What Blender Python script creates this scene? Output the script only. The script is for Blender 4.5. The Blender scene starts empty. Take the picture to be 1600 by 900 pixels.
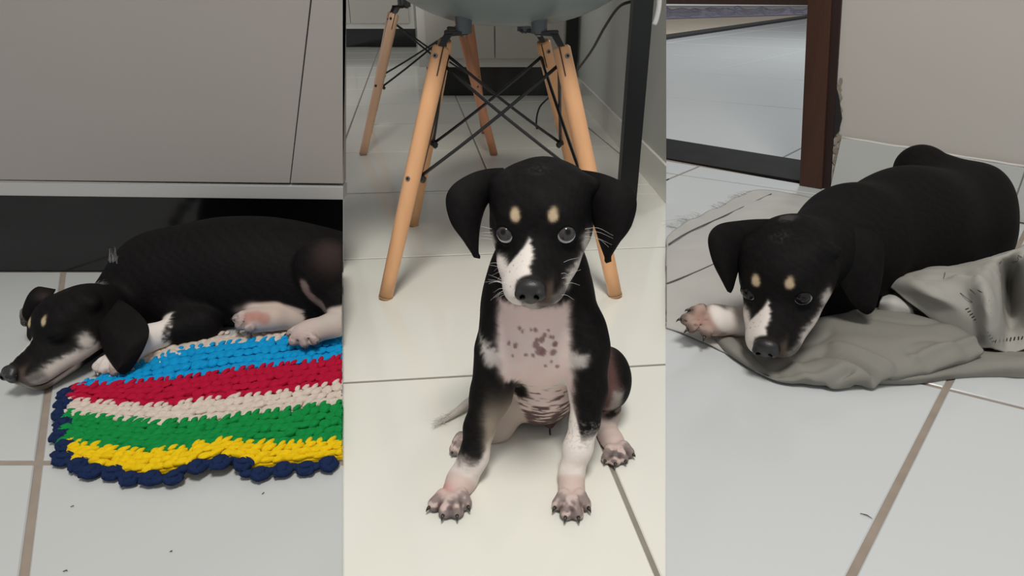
import bpy, bmesh, math, random
import numpy as np
from mathutils import Vector, Matrix, noise as mnoise
random.seed(4); rng = np.random.default_rng(4)
R = math.radians
C = bpy.context.scene.collection

# ------------------------------------------------------------------ camera, world, light, exposure
PITCH = math.atan(485 / 1010)
cd = bpy.data.cameras.new('camera'); cam = bpy.data.objects.new('camera', cd); C.objects.link(cam)
cam.location = (0, 0, .5); cam.rotation_euler = (R(90) - PITCH, 0, 0)
cd.sensor_width = 36; cd.lens = 36 * 1010 / 1600; cd.clip_start = .02
bpy.context.scene.camera = cam
w = bpy.data.worlds.new('world'); bpy.context.scene.world = w; w.use_nodes = True
w.node_tree.nodes['Background'].inputs[0].default_value = (.95, .955, .98, 1)
w.node_tree.nodes['Background'].inputs[1].default_value = .38
def area(name, loc, target, size, power, col):
    l = bpy.data.lights.new(name, 'AREA'); l.shape = 'DISK'; l.size = size; l.energy = power; l.color = col
    o = bpy.data.objects.new(name, l); C.objects.link(o); o.location = loc
    o.rotation_euler = (Vector(target) - Vector(loc)).to_track_quat('-Z', 'Y').to_euler()
area('ceiling_lamp_light', (.1, -.15, 2.35), (.05, .9, 0), .6, 36, (1, .965, .91))
area('kitchen_lamp_light', (-.2, 3.3, 2.5), (-.2, 3.4, 0), .8, 2.5, (1, .96, .9))
area('hall_fill_light', (2.6, 5.2, 2.5), (2.4, 5.0, 0), .9, 60, (.93, .97, 1))  # added fill that brightens the hall, stands for no known lamp
vs = bpy.context.scene.view_settings
vs.view_transform = 'Standard'; vs.look = 'None'; vs.gamma = 1; vs.use_curve_mapping = False; vs.exposure = .12

# ------------------------------------------------------------------ geometry helpers
cP, sP = math.cos(PITCH), math.sin(PITCH)
EYE = np.array([0, 0, .5])
def ray(x, y): return np.array([(x - 800) / 1010, cP - (y - 450) / 1010 * sP, -sP - (y - 450) / 1010 * cP])
def W(x, y, Y): r = ray(x, y); return EYE + r * Y / r[1]            # point of the room at forward distance Y
def Wz(x, y, z=0.): r = ray(x, y); return EYE + r * (z - .5) / r[2]   # point of the room at height z
def edge_plane(x):                                                    # vertical cut where two stretches of floor meet
    a, b = ray(x, 100), ray(x, 800); n = np.cross(a, b); n /= np.linalg.norm(n)
    return n if n[0] > 0 else -n                                      # points to +X
NL, NR, NF = edge_plane(536), edge_plane(1041), edge_plane(1680)

def mesh(name, verts, faces, mat=None, parent=None, smooth=False):
    me = bpy.data.meshes.new(name); me.from_pydata([tuple(map(float, v)) for v in verts], [], [tuple(map(int, f)) for f in faces]); me.update()
    if smooth: me.polygons.foreach_set('use_smooth', [True] * len(me.polygons))
    if mat: me.materials.append(mat)
    o = bpy.data.objects.new(name, me); C.objects.link(o)
    if parent: o.parent = parent
    return o
class MB:
    def __init__(s): s.v = []; s.f = []
    def add(s, v, f):
        k = len(s.v); s.v += [tuple(map(float, p)) for p in v]; s.f += [tuple(i + k for i in q) for q in f]; return s
    def hexa(s, a):     # 8 points: bottom 4 then top 4
        return s.add(a, [(3, 2, 1, 0), (4, 5, 6, 7), (0, 1, 5, 4), (1, 2, 6, 5), (2, 3, 7, 6), (3, 0, 4, 7)])
    def box(s, x0, x1, y0, y1, z0, z1): return s.hexa([(x0, y0, z0), (x1, y0, z0), (x1, y1, z0), (x0, y1, z0), (x0, y0, z1), (x1, y0, z1), (x1, y1, z1), (x0, y1, z1)])
    def slab(s, quad, thick):   # quad of 3D points extruded by vector
        q = [Vector(p) for p in quad]; t = Vector(thick); return s.hexa([p + t for p in q] + q)
    def tube(s, pts, rad, n=10, caps=True):
        pts = [Vector(p) for p in pts]; rad = rad if hasattr(rad, '__len__') else [rad] * len(pts)
        k = len(s.v); prev = None
        for i, p in enumerate(pts):
            d = (pts[min(i + 1, len(pts) - 1)] - pts[max(i - 1, 0)]).normalized()
            if prev is None: a = d.orthogonal().normalized()
            else: a = (prev - d * prev.dot(d)).normalized()
            prev = a; b = d.cross(a)
            for j in range(n):
                t = 2 * math.pi * j / n; s.v.append(tuple(p + (a * math.cos(t) + b * math.sin(t)) * rad[i]))
        for i in range(len(pts) - 1):
            for j in range(n): s.f.append((k + i * n + j, k + i * n + (j + 1) % n, k + (i + 1) * n + (j + 1) % n, k + (i + 1) * n + j))
        if caps: s.f.append(tuple(k + j for j in range(n))[::-1]); s.f.append(tuple(k + (len(pts) - 1) * n + j for j in range(n)))
        return s
    def build(s, name, mat, parent=None, smooth=False, bevel=0):
        o = mesh(name, s.v, s.f, mat, parent, smooth)
        if bevel:
            bm = bmesh.new(); bm.from_mesh(o.data); bmesh.ops.remove_doubles(bm, verts=bm.verts, dist=1e-6)
            bmesh.ops.bevel(bm, geom=[e for e in bm.edges if len(e.link_faces) == 2 and e.calc_face_angle(0) > .5], offset=bevel, segments=2, affect='EDGES', profile=.6)
            bm.to_mesh(o.data); bm.free()
        return o
def empty(name, loc=(0, 0, 0)):
    o = bpy.data.objects.new(name, None); C.objects.link(o); o.location = tuple(map(float, loc)); o.empty_display_size = .05; return o
def tag(o, label=None, cat=None, group=None, kind=None):
    for k, v in (('label', label), ('category', cat), ('group', group), ('kind', kind)):
        if v: o[k] = v
    return o
def rebase(root):      # children built in world space while the root stands at its base
    bpy.context.view_layer.update()
    for c in root.children: c.matrix_parent_inverse = Matrix.Translation(-Vector(root.location))
def catmull(pts, n):
    pts = [np.array(p, float) for p in pts]; P = [2 * pts[0] - pts[1]] + pts + [2 * pts[-1] - pts[-2]]; out = []
    for i in range(1, len(P) - 2):
        for k in range(n):
            t = k / n; a, b, c, d = P[i - 1:i + 3]
            out.append(.5 * (2 * b + (c - a) * t + (2 * a - 5 * b + 4 * c - d) * t * t + (3 * b - a - 3 * c + d) * t ** 3))
    return out + [pts[-1]]

# ------------------------------------------------------------------ materials
def mat(name, col, rough=.5, spec=.5, metal=0, coat=0, noise=None, bump=None, sheen=0, vcol=False, wood=None, alpha=None):
    m = bpy.data.materials.new(name); m.use_nodes = True; nt = m.node_tree; b = nt.nodes['Principled BSDF']
    L = nt.links.new; N = nt.nodes.new
    b.inputs['Base Color'].default_value = (*col, 1); b.inputs['Roughness'].default_value = rough
    b.inputs['Specular IOR Level'].default_value = spec; b.inputs['Metallic'].default_value = metal
    b.inputs['Coat Weight'].default_value = coat; b.inputs['Coat Roughness'].default_value = .1
    if sheen: b.inputs['Sheen Weight'].default_value = sheen; b.inputs['Sheen Roughness'].default_value = .5
    tc = N('ShaderNodeTexCoord')
    if vcol:
        a = N('ShaderNodeAttribute'); a.attribute_name = 'coat'; L(a.outputs['Color'], b.inputs['Base Color'])
    if noise:      # (scale, amount, stretch)
        mp = N('ShaderNodeMapping'); mp.inputs['Scale'].default_value = noise[2] if len(noise) > 2 else (1, 1, 1)
        nz = N('ShaderNodeTexNoise'); nz.inputs['Scale'].default_value = noise[0]; nz.inputs['Detail'].default_value = 4
        mx = N('ShaderNodeMix'); mx.data_type = 'RGBA'
        L(tc.outputs['Object'], mp.inputs[0]); L(mp.outputs[0], nz.inputs['Vector']); L(nz.outputs['Fac'], mx.inputs[0])
        k = noise[1]; mx.inputs[6].default_value = (*[c * (1 - k) for c in col], 1); mx.inputs[7].default_value = (*[min(1, c * (1 + k)) for c in col], 1)
        L(mx.outputs[2], b.inputs['Base Color'])
    if bump:       # (scale, strength, distance)
        nb = N('ShaderNodeTexNoise'); nb.inputs['Scale'].default_value = bump[0]; nb.inputs['Detail'].default_value = 3
        bp = N('ShaderNodeBump'); bp.inputs['Strength'].default_value = bump[1]; bp.inputs['Distance'].default_value = bump[2]
        mp2 = N('ShaderNodeMapping'); mp2.inputs['Scale'].default_value = bump[3] if len(bump) > 3 else (1, 1, 1)
        L(tc.outputs['Object'], mp2.inputs[0]); L(mp2.outputs[0], nb.inputs['Vector']); L(nb.outputs['Fac'], bp.inputs['Height']); L(bp.outputs[0], b.inputs['Normal'])
    return m
M = dict(
    tabletop=mat('dark_tabletop', (.03, .028, .027), .3),
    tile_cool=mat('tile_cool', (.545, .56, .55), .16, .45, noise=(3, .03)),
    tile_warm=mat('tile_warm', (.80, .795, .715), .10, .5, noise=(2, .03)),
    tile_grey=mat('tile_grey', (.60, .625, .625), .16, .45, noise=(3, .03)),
    grout=mat('grout', (.30, .25, .205), .9, noise=(40, .2)),
    grout_dark=mat('grout_dark', (.26, .24, .20), .9, noise=(40, .2)),
    door=mat('cabinet_laminate', (.325, .30, .276), .42, .35, noise=(2.5, .05), bump=(500, .05, .001)),
    rail=mat('satin_aluminium', (.50, .49, .47), .4, .4, metal=.25),
    rail_lip=mat('aluminium_lip', (.72, .70, .67), .35, .5, metal=.3),
    dark=mat('dark_gap', (.012, .011, .010), .8),
    granite=mat('black_granite', (.0095, .0095, .010), .12, .5, noise=(320, .8)),
    wood=mat('beech', (.84, .455, .23), .38, .4, noise=(9, .12, (6, 6, .6)), bump=(60, .06, .001, (4, 4, .4))),
    wood2=mat('beech_red', (.64, .29, .16), .4, .4, noise=(9, .15, (6, 6, .6))),
    wood3=mat('beech_pale', (.74, .47, .30), .4, .4, noise=(9, .12, (6, 6, .6))),
    steel=mat('bolt_steel', (.28, .26, .24), .4, metal=1),
    black=mat('black_metal', (.012, .012, .013), .4, .5),
    table=mat('black_table_metal', (.008, .010, .010), .45, .4, noise=(6, .3)),
    shell=mat('grey_plastic', (.21, .25, .255), .28, .5),
    rubber=mat('grey_rubber', (.10, .115, .12), .5),
    cab=mat('pale_cabinet', (.50, .48, .43), .45, .4),
    cabframe=mat('pale_frame', (.62, .61, .56), .4, .4),
    wallw=mat('wall_paint', (.56, .57, .52), .7, .3, noise=(1.5, .04)),
    wallg=mat('wall_paint_grey', (.50, .47, .43), .75, .3, noise=(1.2, .05), bump=(120, .1, .002)),
    base=mat('baseboard_tile', (.53, .54, .52), .3, .4, noise=(2, .04)),
    caulk=mat('baseboard_edge', (.62, .60, .56), .6),
    jamb=mat('stained_wood', (.054, .022, .012), .4, .4, noise=(5, .45, (4, 4, .5)), bump=(60, .2, .002, (4, 4, .4))),
    jamb_shaded=mat('stained_wood_shaded', (.022, .009, .007), .5, .4, noise=(5, .3, (4, 4, .5))),  # jamb wood with the shade of its side face put into the colour
    thresh=mat('threshold_granite', (.016, .015, .014), .7, .08, noise=(14, .5)),
    crumb=mat('broken_plaster', (.30, .26, .21), .9, noise=(60, .5)),
    beige=mat('beige_mat', (.40, .34, .26), .8, noise=(2, .15)),
    plastic=mat('purple_plastic', (.17, .16, .24), .15, .6, noise=(5, .4), bump=(12, .9, .05)),
    coat=mat('short_coat', (.02, .02, .02), .68, .09, vcol=True, bump=(700, .28, .0010)),
    nose=mat('dog_nose', (.018, .018, .018), .38, .5, vcol=True, bump=(900, .5, .0006)),
    claw=mat('dog_claw', (.03, .025, .02), .35, .5),
    eye=mat('dog_eye', (.02, .02, .02), .05, .32, vcol=True),
    hair=mat('pale_hair', (.75, .72, .68), .5),
    white=mat('white_plastic', (.78, .78, .75), .4),
)

# ------------------------------------------------------------------ floors laid tile by tile
def clip(poly, p, n):      # keep the side where (q-p).n <= 0
    out = []
    for i in range(len(poly)):
        a, b = poly[i], poly[(i + 1) % len(poly)]; da = (a[0] - p[0]) * n[0] + (a[1] - p[1]) * n[1]; db = (b[0] - p[0]) * n[0] + (b[1] - p[1]) * n[1]
        if da <= 0: out.append(a)
        if (da < 0 < db) or (db < 0 < da): t = da / (da - db); out.append((a[0] + (b[0] - a[0]) * t, a[1] + (b[1] - a[1]) * t))
    return out
def area2(p): return sum(p[i][0] * p[(i + 1) % len(p)][1] - p[(i + 1) % len(p)][0] * p[i][1] for i in range(len(p))) / 2
def inset(p, d):
    q = list(p)
    for i in range(len(p)):
        a, b = p[i], p[(i + 1) % len(p)]; l = math.hypot(b[0] - a[0], b[1] - a[1])
        if l < 1e-6: continue
        n = ((b[1] - a[1]) / l, -(b[0] - a[0]) / l); q = clip(q, (a[0] - n[0] * d, a[1] - n[1] * d), n)
    return q
def cap_poly(poly, z0, z1, bev=.0012):
    if area2(poly) < 0: poly = poly[::-1]
    top = inset(poly, bev)
    if len(top) != len(poly): top = poly
    n = len(poly); v = [(x, y, z0) for x, y in poly] + [(x, y, z1 - bev) for x, y in poly] + [(x, y, z1) for x, y in top]; f = []
    for i in range(n):
        j = (i + 1) % n; f += [(i, j, n + j, n + i), (n + i, n + j, 2 * n + j, 2 * n + i)]
    f += [tuple(range(2 * n, 3 * n)), tuple(range(n))[::-1]]
    return v, f
def lay(zones, O, A, la, B, lb, gap, m, gm, ra, rb, near=1):
    root = None
    for z in zones:
        z = z if area2(z) > 0 else z[::-1]
        v, f = cap_poly(z, -.03, -.0022, 0)
        g = mesh('floor', v, f, gm); g['kind'] = 'structure'
        root = g
        for i in range(*ra):
            for j in range(*rb):
                pa_ = lambda i: i * la if i >= 0 else i * la * near
                c = [(O[0] + A[0] * pa_(i + a) + B[0] * lb * (j + b), O[1] + A[1] * pa_(i + a) + B[1] * lb * (j + b)) for a, b in ((0, 0), (1, 0), (1, 1), (0, 1))]
                if area2(c) < 0: c = c[::-1]
                c = inset(c, gap / 2)
                for k in range(len(z)):
                    a, b = z[k], z[(k + 1) % len(z)]
                    if len(c) < 3: break
                    c = clip(c, a, ((b[1] - a[1]), -(b[0] - a[0])))
                if len(c) < 3: continue
                c = [p for k, p in enumerate(c) if math.dist(p, c[k - 1]) > 1e-4]
                if len(c) < 3 or abs(area2(c)) < 2e-5: continue
                v, f = cap_poly(c, -.02, random.uniform(-.0003, 0)); mesh('tile', v, f, m, g)
    return root
def xy(x, y): return tuple(Wz(x, y)[:2])
def on_edge(n, Y):   # X of the seam plane on the floor at forward distance Y
    return (n[2] * .5 - n[1] * Y) / n[0]
def unit(v): v = np.array(v, float); return v / np.linalg.norm(v)
KY = 1.114                                     # plinth line of the near cabinets
WJ = np.array([.80, 1.672]); WD = unit((.79, -.61)); WN = np.array([WD[1], -WD[0]])   # wall with the doorway (WN points to the room)
def wall_y(x): return WJ[1] + (x - WJ[0]) / WD[0] * WD[1]
# left stretch
O = xy(60, 722); A = unit(np.array(xy(30, 900)) - xy(95, 430)); A = -A if A[1] < 0 else A
zl = [(-2.6, .05), (on_edge(NL, .05), .05), (on_edge(NL, KY + .05), KY + .05), (-2.6, KY + .05)]
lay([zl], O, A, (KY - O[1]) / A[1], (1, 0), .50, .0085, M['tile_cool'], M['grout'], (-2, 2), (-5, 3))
# middle stretch
O = xy(892, 577); A = unit(np.array(xy(710, 147)) - xy(1020, 888)); B = unit(np.array(xy(1041, 568)) - xy(536, 597))
rx = lambda Y: .315 + (2.97 - Y) * (.064 / 1.31)
yb = 1.60
zm = [(on_edge(NL, .05), .05), (on_edge(NR, .05), .05), (on_edge(NR, yb), yb), (rx(6.2) - .05, 6.2), (-1.6, 6.2), (-1.6, 1.75), (on_edge(NL, 1.75), 1.75)]
zm1 = [zm[0], zm[1], zm[2], (on_edge(NL, yb), yb)]; zm2 = [(on_edge(NL, yb), yb), (rx(yb) + .01, yb), (rx(6.2) + .01, 6.2), (on_edge(NL, 6.2), 6.2)]
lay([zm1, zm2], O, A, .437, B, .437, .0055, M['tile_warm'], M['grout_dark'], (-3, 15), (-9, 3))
# right stretch, as far as the threshold, and the hall behind it
O = xy(1478, 607); A = unit((.667, .745)); B = unit((.861, -.508))
t0, t1 = np.array(xy(1041, 248)), np.array(xy(1262, 285.5)); u0, u1 = np.array(xy(1041, 217)), np.array(xy(1262, 252.5))
zr = [(on_edge(NR, .05), .05), (2.4, .05), (2.4, wall_y(2.4)), tuple(WJ + WD * .02), tuple(t0 - (t1 - t0) * .01)]
xw = lambda Y: rx(Y) + .032
k_ = lambda a, b_, Y: tuple(a + (a - b_) * ((a[0] - xw(Y)) / (b_[0] - a[0])))
zr2 = [(on_edge(NR, 1.62), 1.62), tuple(t0), k_(t0, t1, 2.05), (xw(1.62), 1.62)]
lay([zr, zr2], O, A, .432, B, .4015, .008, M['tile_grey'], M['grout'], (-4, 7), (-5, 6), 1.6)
e0 = u0 + (u0 - u1) * .002
zh = [tuple(e0), tuple(u1), (1.15, 1.75), (7.5, 5.0), (7.5, 14), (on_edge(NR, 14), 14)]
ue = k_(u0, u1, 2.35)
zh2 = [tuple(e0), (on_edge(NR, 14), 14), (xw(6.3), 14), (xw(6.3), 6.3), ue]
zh2 = [tuple(e0), (on_edge(NR, 6.2), 6.2), (xw(6.2), 6.2), ue]
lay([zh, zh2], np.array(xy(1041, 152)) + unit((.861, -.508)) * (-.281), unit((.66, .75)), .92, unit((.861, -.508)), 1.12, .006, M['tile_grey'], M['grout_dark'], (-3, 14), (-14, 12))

# ------------------------------------------------------------------ left: near cabinets
FY = 1.062                                      # front plane of the doors
def LF(x, y): return W(x, y, FY)
def cutx(Y, z): return (NL[2] * (.5 - z) - NL[1] * Y) / NL[0]     # X of the seam plane at Y, z
cab = empty('kitchen_cabinet', (-.9, 1.2, 0)); tag(cab, 'warm grey kitchen cabinet with flat doors, metal bottom rail and black granite plinth', 'cabinet')
zt = .86; zb = LF(0, 283)[2]; zb1 = LF(536, 289)[2]
def seg(Y, za, zb_, xa=-2.6): return [(xa, Y, za), (cutx(Y, za), Y, za), (cutx(Y, zb_), Y, zb_), (xa, Y, zb_)]
zr0, zr1 = LF(0, 303)[2], LF(536, 310)[2]
b = MB(); q0, q1 = cutx(FY + .03, .16), cutx(1.62, .16); h0, h1 = cutx(FY + .03, zt), cutx(1.62, zt)
b.hexa([(-2.6, FY + .03, .155), (q0, FY + .03, .155), (q1, 1.62, .155), (-2.6, 1.62, .155), (-2.6, FY + .03, zt), (h0, FY + .03, zt), (h1, 1.62, zt), (-2.6, 1.62, zt)])
b.build('carcass', M['dark'], cab)
pa, pb = LF(486.5, 0), LF(454, 285); sl = (pa - pb) / (pa[2] - pb[2])
def seam(z): return (pb + sl * (z - pb[2]))[0]
def bottom(x): a, c = LF(0, 281), LF(536, 287); return a[2] + (x - a[0]) / (c[0] - a[0]) * (c[2] - a[2])
g = .0016
for x0, x1 in (((-1.62, -1.62)), (None, None)):
    b = MB(); ztop = zt - .004
    if x0 is not None: xa = -1.62; q = [(xa, bottom(xa)), (seam(.2) - g - .0, bottom(seam(.2))), (seam(ztop) - g, ztop), (xa, ztop)]; q[1] = (seam(q[1][1]) - g, q[1][1])
    else: xs = seam(.18) + g; zx = bottom(xs); q = [(xs, zx), (cutx(FY, .19), bottom(cutx(FY, .19))), (cutx(FY, ztop), ztop), (seam(ztop) + g, ztop)]
    b.slab([(x, FY, z) for x, z in q], (0, .02, 0)); b.build('door', M['door'], cab, bevel=.0008)
b = MB(); q = [(-2.6, bottom(-2.6)), (-1.624, bottom(-1.624)), (-1.624, zt - .004), (-2.6, zt - .004)]; b.slab([(x, FY, z) for x, z in q], (0, .02, 0)); b.build('door', M['door'], cab, bevel=.0008)
def strip(ya, yb_, y2a, y2b, Y, th, m, nm):
    za, zb_, zc, zd = W(0, ya, Y)[2], W(0, yb_, Y)[2], W(536, y2a, Y)[2], W(536, y2b, Y)[2]
    x0, x1 = W(0, ya, Y)[0], W(536, y2a, Y)[0]; f = (-2.6 - x0) / (x1 - x0)
    la, lb = za + (zc - za) * f, zb_ + (zd - zb_) * f
    MB().slab([(-2.6, Y, lb), (cutx(Y, zd), Y, zd), (cutx(Y, zc), Y, zc), (-2.6, Y, la)], (0, th, 0)).build(nm, m, cab, bevel=.0006)
strip(282, 285, 290, 292.5, FY + .004, .02, M['rail_lip'], 'rail_lip')
strip(285, 305.5, 292.5, 312, FY + .001, .03, M['rail'], 'bottom_rail')
b = MB(); y0, y1 = KY, KY + .02
for k, (xa, xb) in enumerate(((-2.6, -1.6), (-1.598, None))):
    b = MB(); z = .165
    xb0 = xb if xb else cutx(y0, 0); xb1 = xb if xb else cutx(y1, 0); xt0 = xb if xb else cutx(y0, z); xt1 = xb if xb else cutx(y1, z)
    b.hexa([(xa, y0, 0), (xb0, y0, 0), (xb1, y1, 0), (xa, y1, 0), (xa, y0, z), (xt0, y0, z), (xt1, y1, z), (xa, y1, z)]); b.build('granite_plinth', M['granite'], cab, bevel=.0006)
b = MB(); b.hexa([(-2.6, 1.04, .862), (cutx(1.04, .86), 1.04, .862), (cutx(1.64, .86), 1.64, .862), (-2.6, 1.64, .862), (-2.6, 1.04, .892), (cutx(1.04, .89), 1.04, .892), (cutx(1.64, .89), 1.64, .892), (-2.6, 1.64, .892)])
b.build('worktop', M['granite'], cab, bevel=.001)
rebase(cab)

# ------------------------------------------------------------------ middle: walls, far cabinets
def wallq(name, quad, th, m): o = MB().slab(quad, th).build(name, m); o['kind'] = 'structure'; return o
xa, xb = rx(yb - .02), rx(6.3)
yw = 1.56
def seam_y(dx, z):      # where a face running along the side wall meets the seam plane
    Y = 1.5
    for _ in range(20): Y = (NR[2] * (.5 - z) - NR[0] * (rx(Y) + dx)) / NR[1]
    return Y
wv = []
for z in (0, 2.6):
    ya, yc = seam_y(0, z), seam_y(.03, z); wv += [(rx(ya), ya, z), (rx(yc) + .03, yc, z), (rx(6.3) + .03, 6.3, z), (rx(6.3), 6.3, z)]
MB().hexa(wv).build('wall_side', M['wallw'])['kind'] = 'structure'
# tiled baseboard along it
b0, b1 = rx(yw) - .008, rx(3.14) - .008
bb = empty('baseboard_side', (b0, yw, 0)); bb['kind'] = 'structure'; n = 4
yw = seam_y(-.008, 0)
for k in range(n):
    ya, yc = yw + (3.14 - yw) * k / n + .002, yw + (3.14 - yw) * (k + 1) / n - .002
    Ya = lambda dx, z: seam_y(dx, z) + .001 if k == 0 else ya
    MB().hexa([(rx(Ya(dx, z)) + dx if e else rx(yc) + dx, Ya(dx, z) if e else yc, z) for z in (0, .085) for dx, e in ((-.008, 1), (0, 1), (0, 0), (-.008, 0))]).build('tile', M['tile_warm'], bb, bevel=.0008)
rebase(bb)
wallq('wall_back', [(-2.6, 6.25, 0), (.6, 6.25, 0), (.6, 6.25, 2.6), (-2.6, 6.25, 2.6)], (0, .05, 0), M['wallw'])
def far_cabinet(px0, px1, ybot, ytoe, Y, nd, label, right_wall=False):
    r = ray(0, ytoe); Yt = Y + .03; X0, X1 = W(px0, ybot, Y)[0], (rx(Y + .5) - .014 if right_wall else W(px1, ybot, Y)[0]); zb_ = W(700, ybot, Y)[2]
    t = empty('sideboard', ((X0 + X1) / 2, Y + .2, 0)); tag(t, label, 'cabinet')
    MB().box(X0, X1, Y, Y + .5, zb_, .85).build('body', M['cabframe'], t, bevel=.002)
    MB().box(X0 + .03, X1, Yt, Yt + .02, 0, zb_).build('granite_plinth', M['granite'], t)
    fr = .035; wd = (X1 - X0 - 2 * fr) / nd
    for k in range(nd): MB().box(X0 + fr + wd * k + .003, X0 + fr + wd * (k + 1) - .003, Y - .016, Y - .001, zb_ + .04, .84).build('door', M['cab'], t, bevel=.001)
    MB().box(X0 - .01, X1, Y - .03, Y + .5, .852, .88).build('worktop', M['granite'], t)
    rebase(t); return t
far_cabinet(655, 900, 105, 150, 3.10, 2, 'pale two-door cabinet on a black plinth behind the chairs, against the side wall', True)
far_cabinet(360, 648, 45, 73, 5.45, 3, 'distant pale cabinet on a black plinth at the far left end of the middle room')

# ------------------------------------------------------------------ middle: black table and chairs
tb = empty('table', (.0, 1.9, 0)); tag(tb, 'dark table whose two black square metal legs stand along the side wall', 'table')
def post(px, py, Y, hw): X = W(px, py, Y)[0]; MB().box(X - hw, X + hw, Y - hw, Y + hw, 0, .76).build('leg', M['table'], tb, bevel=.001); return X
X1 = post(991.5, 150, 1.47, .0205); X2 = post(892, 85, 2.42, .0205)
MB().hexa([(X1 - .02, 1.45, .72), (X1 + .02, 1.45, .72), (X2 + .02, 2.44, .72), (X2 - .02, 2.44, .72), (X1 - .02, 1.45, .76), (X1 + .02, 1.45, .76), (X2 + .02, 2.44, .76), (X2 - .02, 2.44, .76)]).build('side_rail', M['table'], tb)
MB().box(-.24, .30, 1.44, 2.46, .762, .785).build('tabletop', M['tabletop'], tb, bevel=.002)
rebase(tb)

def bow(a, b, sag, n=8):
    a, b = np.array(a), np.array(b); return [a + (b - a) * t + np.array([0, 0, -sag]) * 4 * t * (1 - t) for t in np.linspace(0, 1, n)]
def make_chair(label, feet, tops, seat, mats, drop=0.):
    """feet/tops: front-left, front-right, rear-left, rear-right"""
    c = np.mean([np.array(f) for f in feet], 0); t = empty('dining_chair', (c[0], c[1], 0)); tag(t, label, 'chair')
    feet = [np.array(f, float) for f in feet]; tops = [np.array(f, float) for f in tops]
    brk = []
    for i, (f, p) in enumerate(zip(feet, tops)):
        b = MB(); n = 9; d = (p - f) / np.linalg.norm(p - f)
        pts = [f + (p - f) * k / n for k in range(n + 1)]; rr = [.0118 + .0022 * min(1, k / 5) for k in range(n + 1)]; rr[-1] = .0105; pts[-1] = pts[-2] + (pts[-1] - pts[-2]) * 1.0; pts.insert(-1, pts[-1] - d * .004); rr.insert(-1, .0136)
        b.tube(pts, rr, 20); leg = b.build('leg', mats[i], t, smooth=True)
        leg.data.polygons[-1].use_smooth = False; leg.data.polygons[-2].use_smooth = False
        # dark slot on the inner side of the leg top, glide, bolts
        inn = unit((c[0] - p[0], 0, 0)); side = unit(np.cross(d, [0, 1, 0])) * np.sign((c[0] - p[0]))
        if side[0] * (c[0] - p[0]) < 0: side = -side
        fw = unit(np.cross(side, d)); fw = fw if fw[1] < 0 else -fw
        sa, sb = p - d * .001 + side * .004, p - d * .045 + side * .004
        MB().slab([sb + fw * .0146 - side * .0008, sb + fw * .0146 + side * .0008, sa + fw * .0146 + side * .0008, sa + fw * .0146 - side * .0008], -fw * .008).build('slot', M['dark'], leg)
        b = MB(); b.tube([f - d * .0, f + d * .004], [.0105, .0122], 16); b.build('glide', M['rubber'], leg)
        for zz in (p[2] - .016, p[2] - .018 - .185 * p[2] / .407):
            q = f + (p - f) * (zz / p[2]); o = unit(fw * 1.0 - side * .45)
            b = MB(); b.tube([q + o * .0100, q + o * .0146], [.0044, .0040], 14); b.build('bolt', M['steel'], leg, smooth=False)
            b = MB(); b.tube([q + o * .0144, q + o * .0149], [.0022, .0022], 8); b.build('bolt_socket', M['dark'], leg)
        # bracket: strap up out of the leg, then a flat foot under the seat
        up = p + d * .012 ; k1 = np.array([p[0] + inn[0] * .012, p[1] + (c[1] - p[1]) * .06, p[2] + .018]); k2 = np.array([p[0] + inn[0] * .042, p[1] + (c[1] - p[1]) * .12, p[2] + .016])
        b = MB(); wv = np.array([0, .012, 0]); tv = np.array([0, 0, .0045])
        b.hexa([p - wv - inn * .005, p - wv + inn * .006, p + wv + inn * .006, p + wv - inn * .005] + [k1 - wv - inn * .007, k1 - wv + inn * .006, k1 + wv + inn * .006, k1 + wv - inn * .007])
        b.hexa([k1 - wv - inn * .007 - tv, k2 - wv, k2 + wv, k1 + wv - inn * .007 - tv] + [k1 - wv - inn * .007 + tv, k2 - wv + tv, k2 + wv + tv, k1 + wv - inn * .007 + tv])
        b.build('bracket', M['black'], t, bevel=.0008)
        b = MB(); k3 = k1 * .25 + k2 * .75; b.tube([k3 + [0, 0, .001], k3 + [0, 0, .012], k3 + [0, 0, .03]], [.0125, .0125, .0135], 18); b.build('spacer', M['rubber'], t, smooth=False)
        b = MB(); b.tube([k3 + [0, 0, -.0035], k3 + [0, 0, .002]], [.0045, .005], 10); b.build('bolt', M['steel'], t)
    def at(i, z): return feet[i] + (tops[i] - feet[i]) * (z / tops[i][2])
    pairs = [(0, 1), (2, 3), (0, 2), (1, 3)]
    for a, bb_ in pairs:
        for s, e in ((a, bb_), (bb_, a)):
            H = tops[s][2]; p, q = at(s, H * .93), at(e, H * .50); inward = unit(np.append((c - p)[:2], 0)) * .014; inw2 = unit(np.append((c - q)[:2], 0)) * .017
            b = MB(); b.tube(bow(p + inward, q + inw2, .004), .0029, 8); b.build('cross_brace', M['black'], t, smooth=True)
            b = MB(); b.tube([q + inw2 * .3, q + inw2 * 1.1, q + inw2 * 1.5 - [0, 0, .006]], [.005, .0055, .0045], 8); b.build('brace_foot', M['black'], t, smooth=True)
    # seat shell
    sx, sy, sz, hw, hd = seat; nu = 28; v = []; f = []
    for j in range(nu + 1):
        for i in range(nu + 1):
            a = 2 * i / nu - 1; q = 2 * j / nu - 1; xx = a * math.sqrt(1 - q * q / 2); yy = q * math.sqrt(1 - a * a / 2); r2 = min(1, math.hypot(xx, yy))
            v.append((sx + xx * hw, sy + yy * hd, sz + .115 * (r2 ** 2.6) * (1 - .35 * max(0, -yy)) + (.20 * max(0, yy) ** 3)))
    for j in range(nu):
        for i in range(nu): k = j * (nu + 1) + i; f.append((k, k + 1, k + nu + 2, k + nu + 1))
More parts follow.
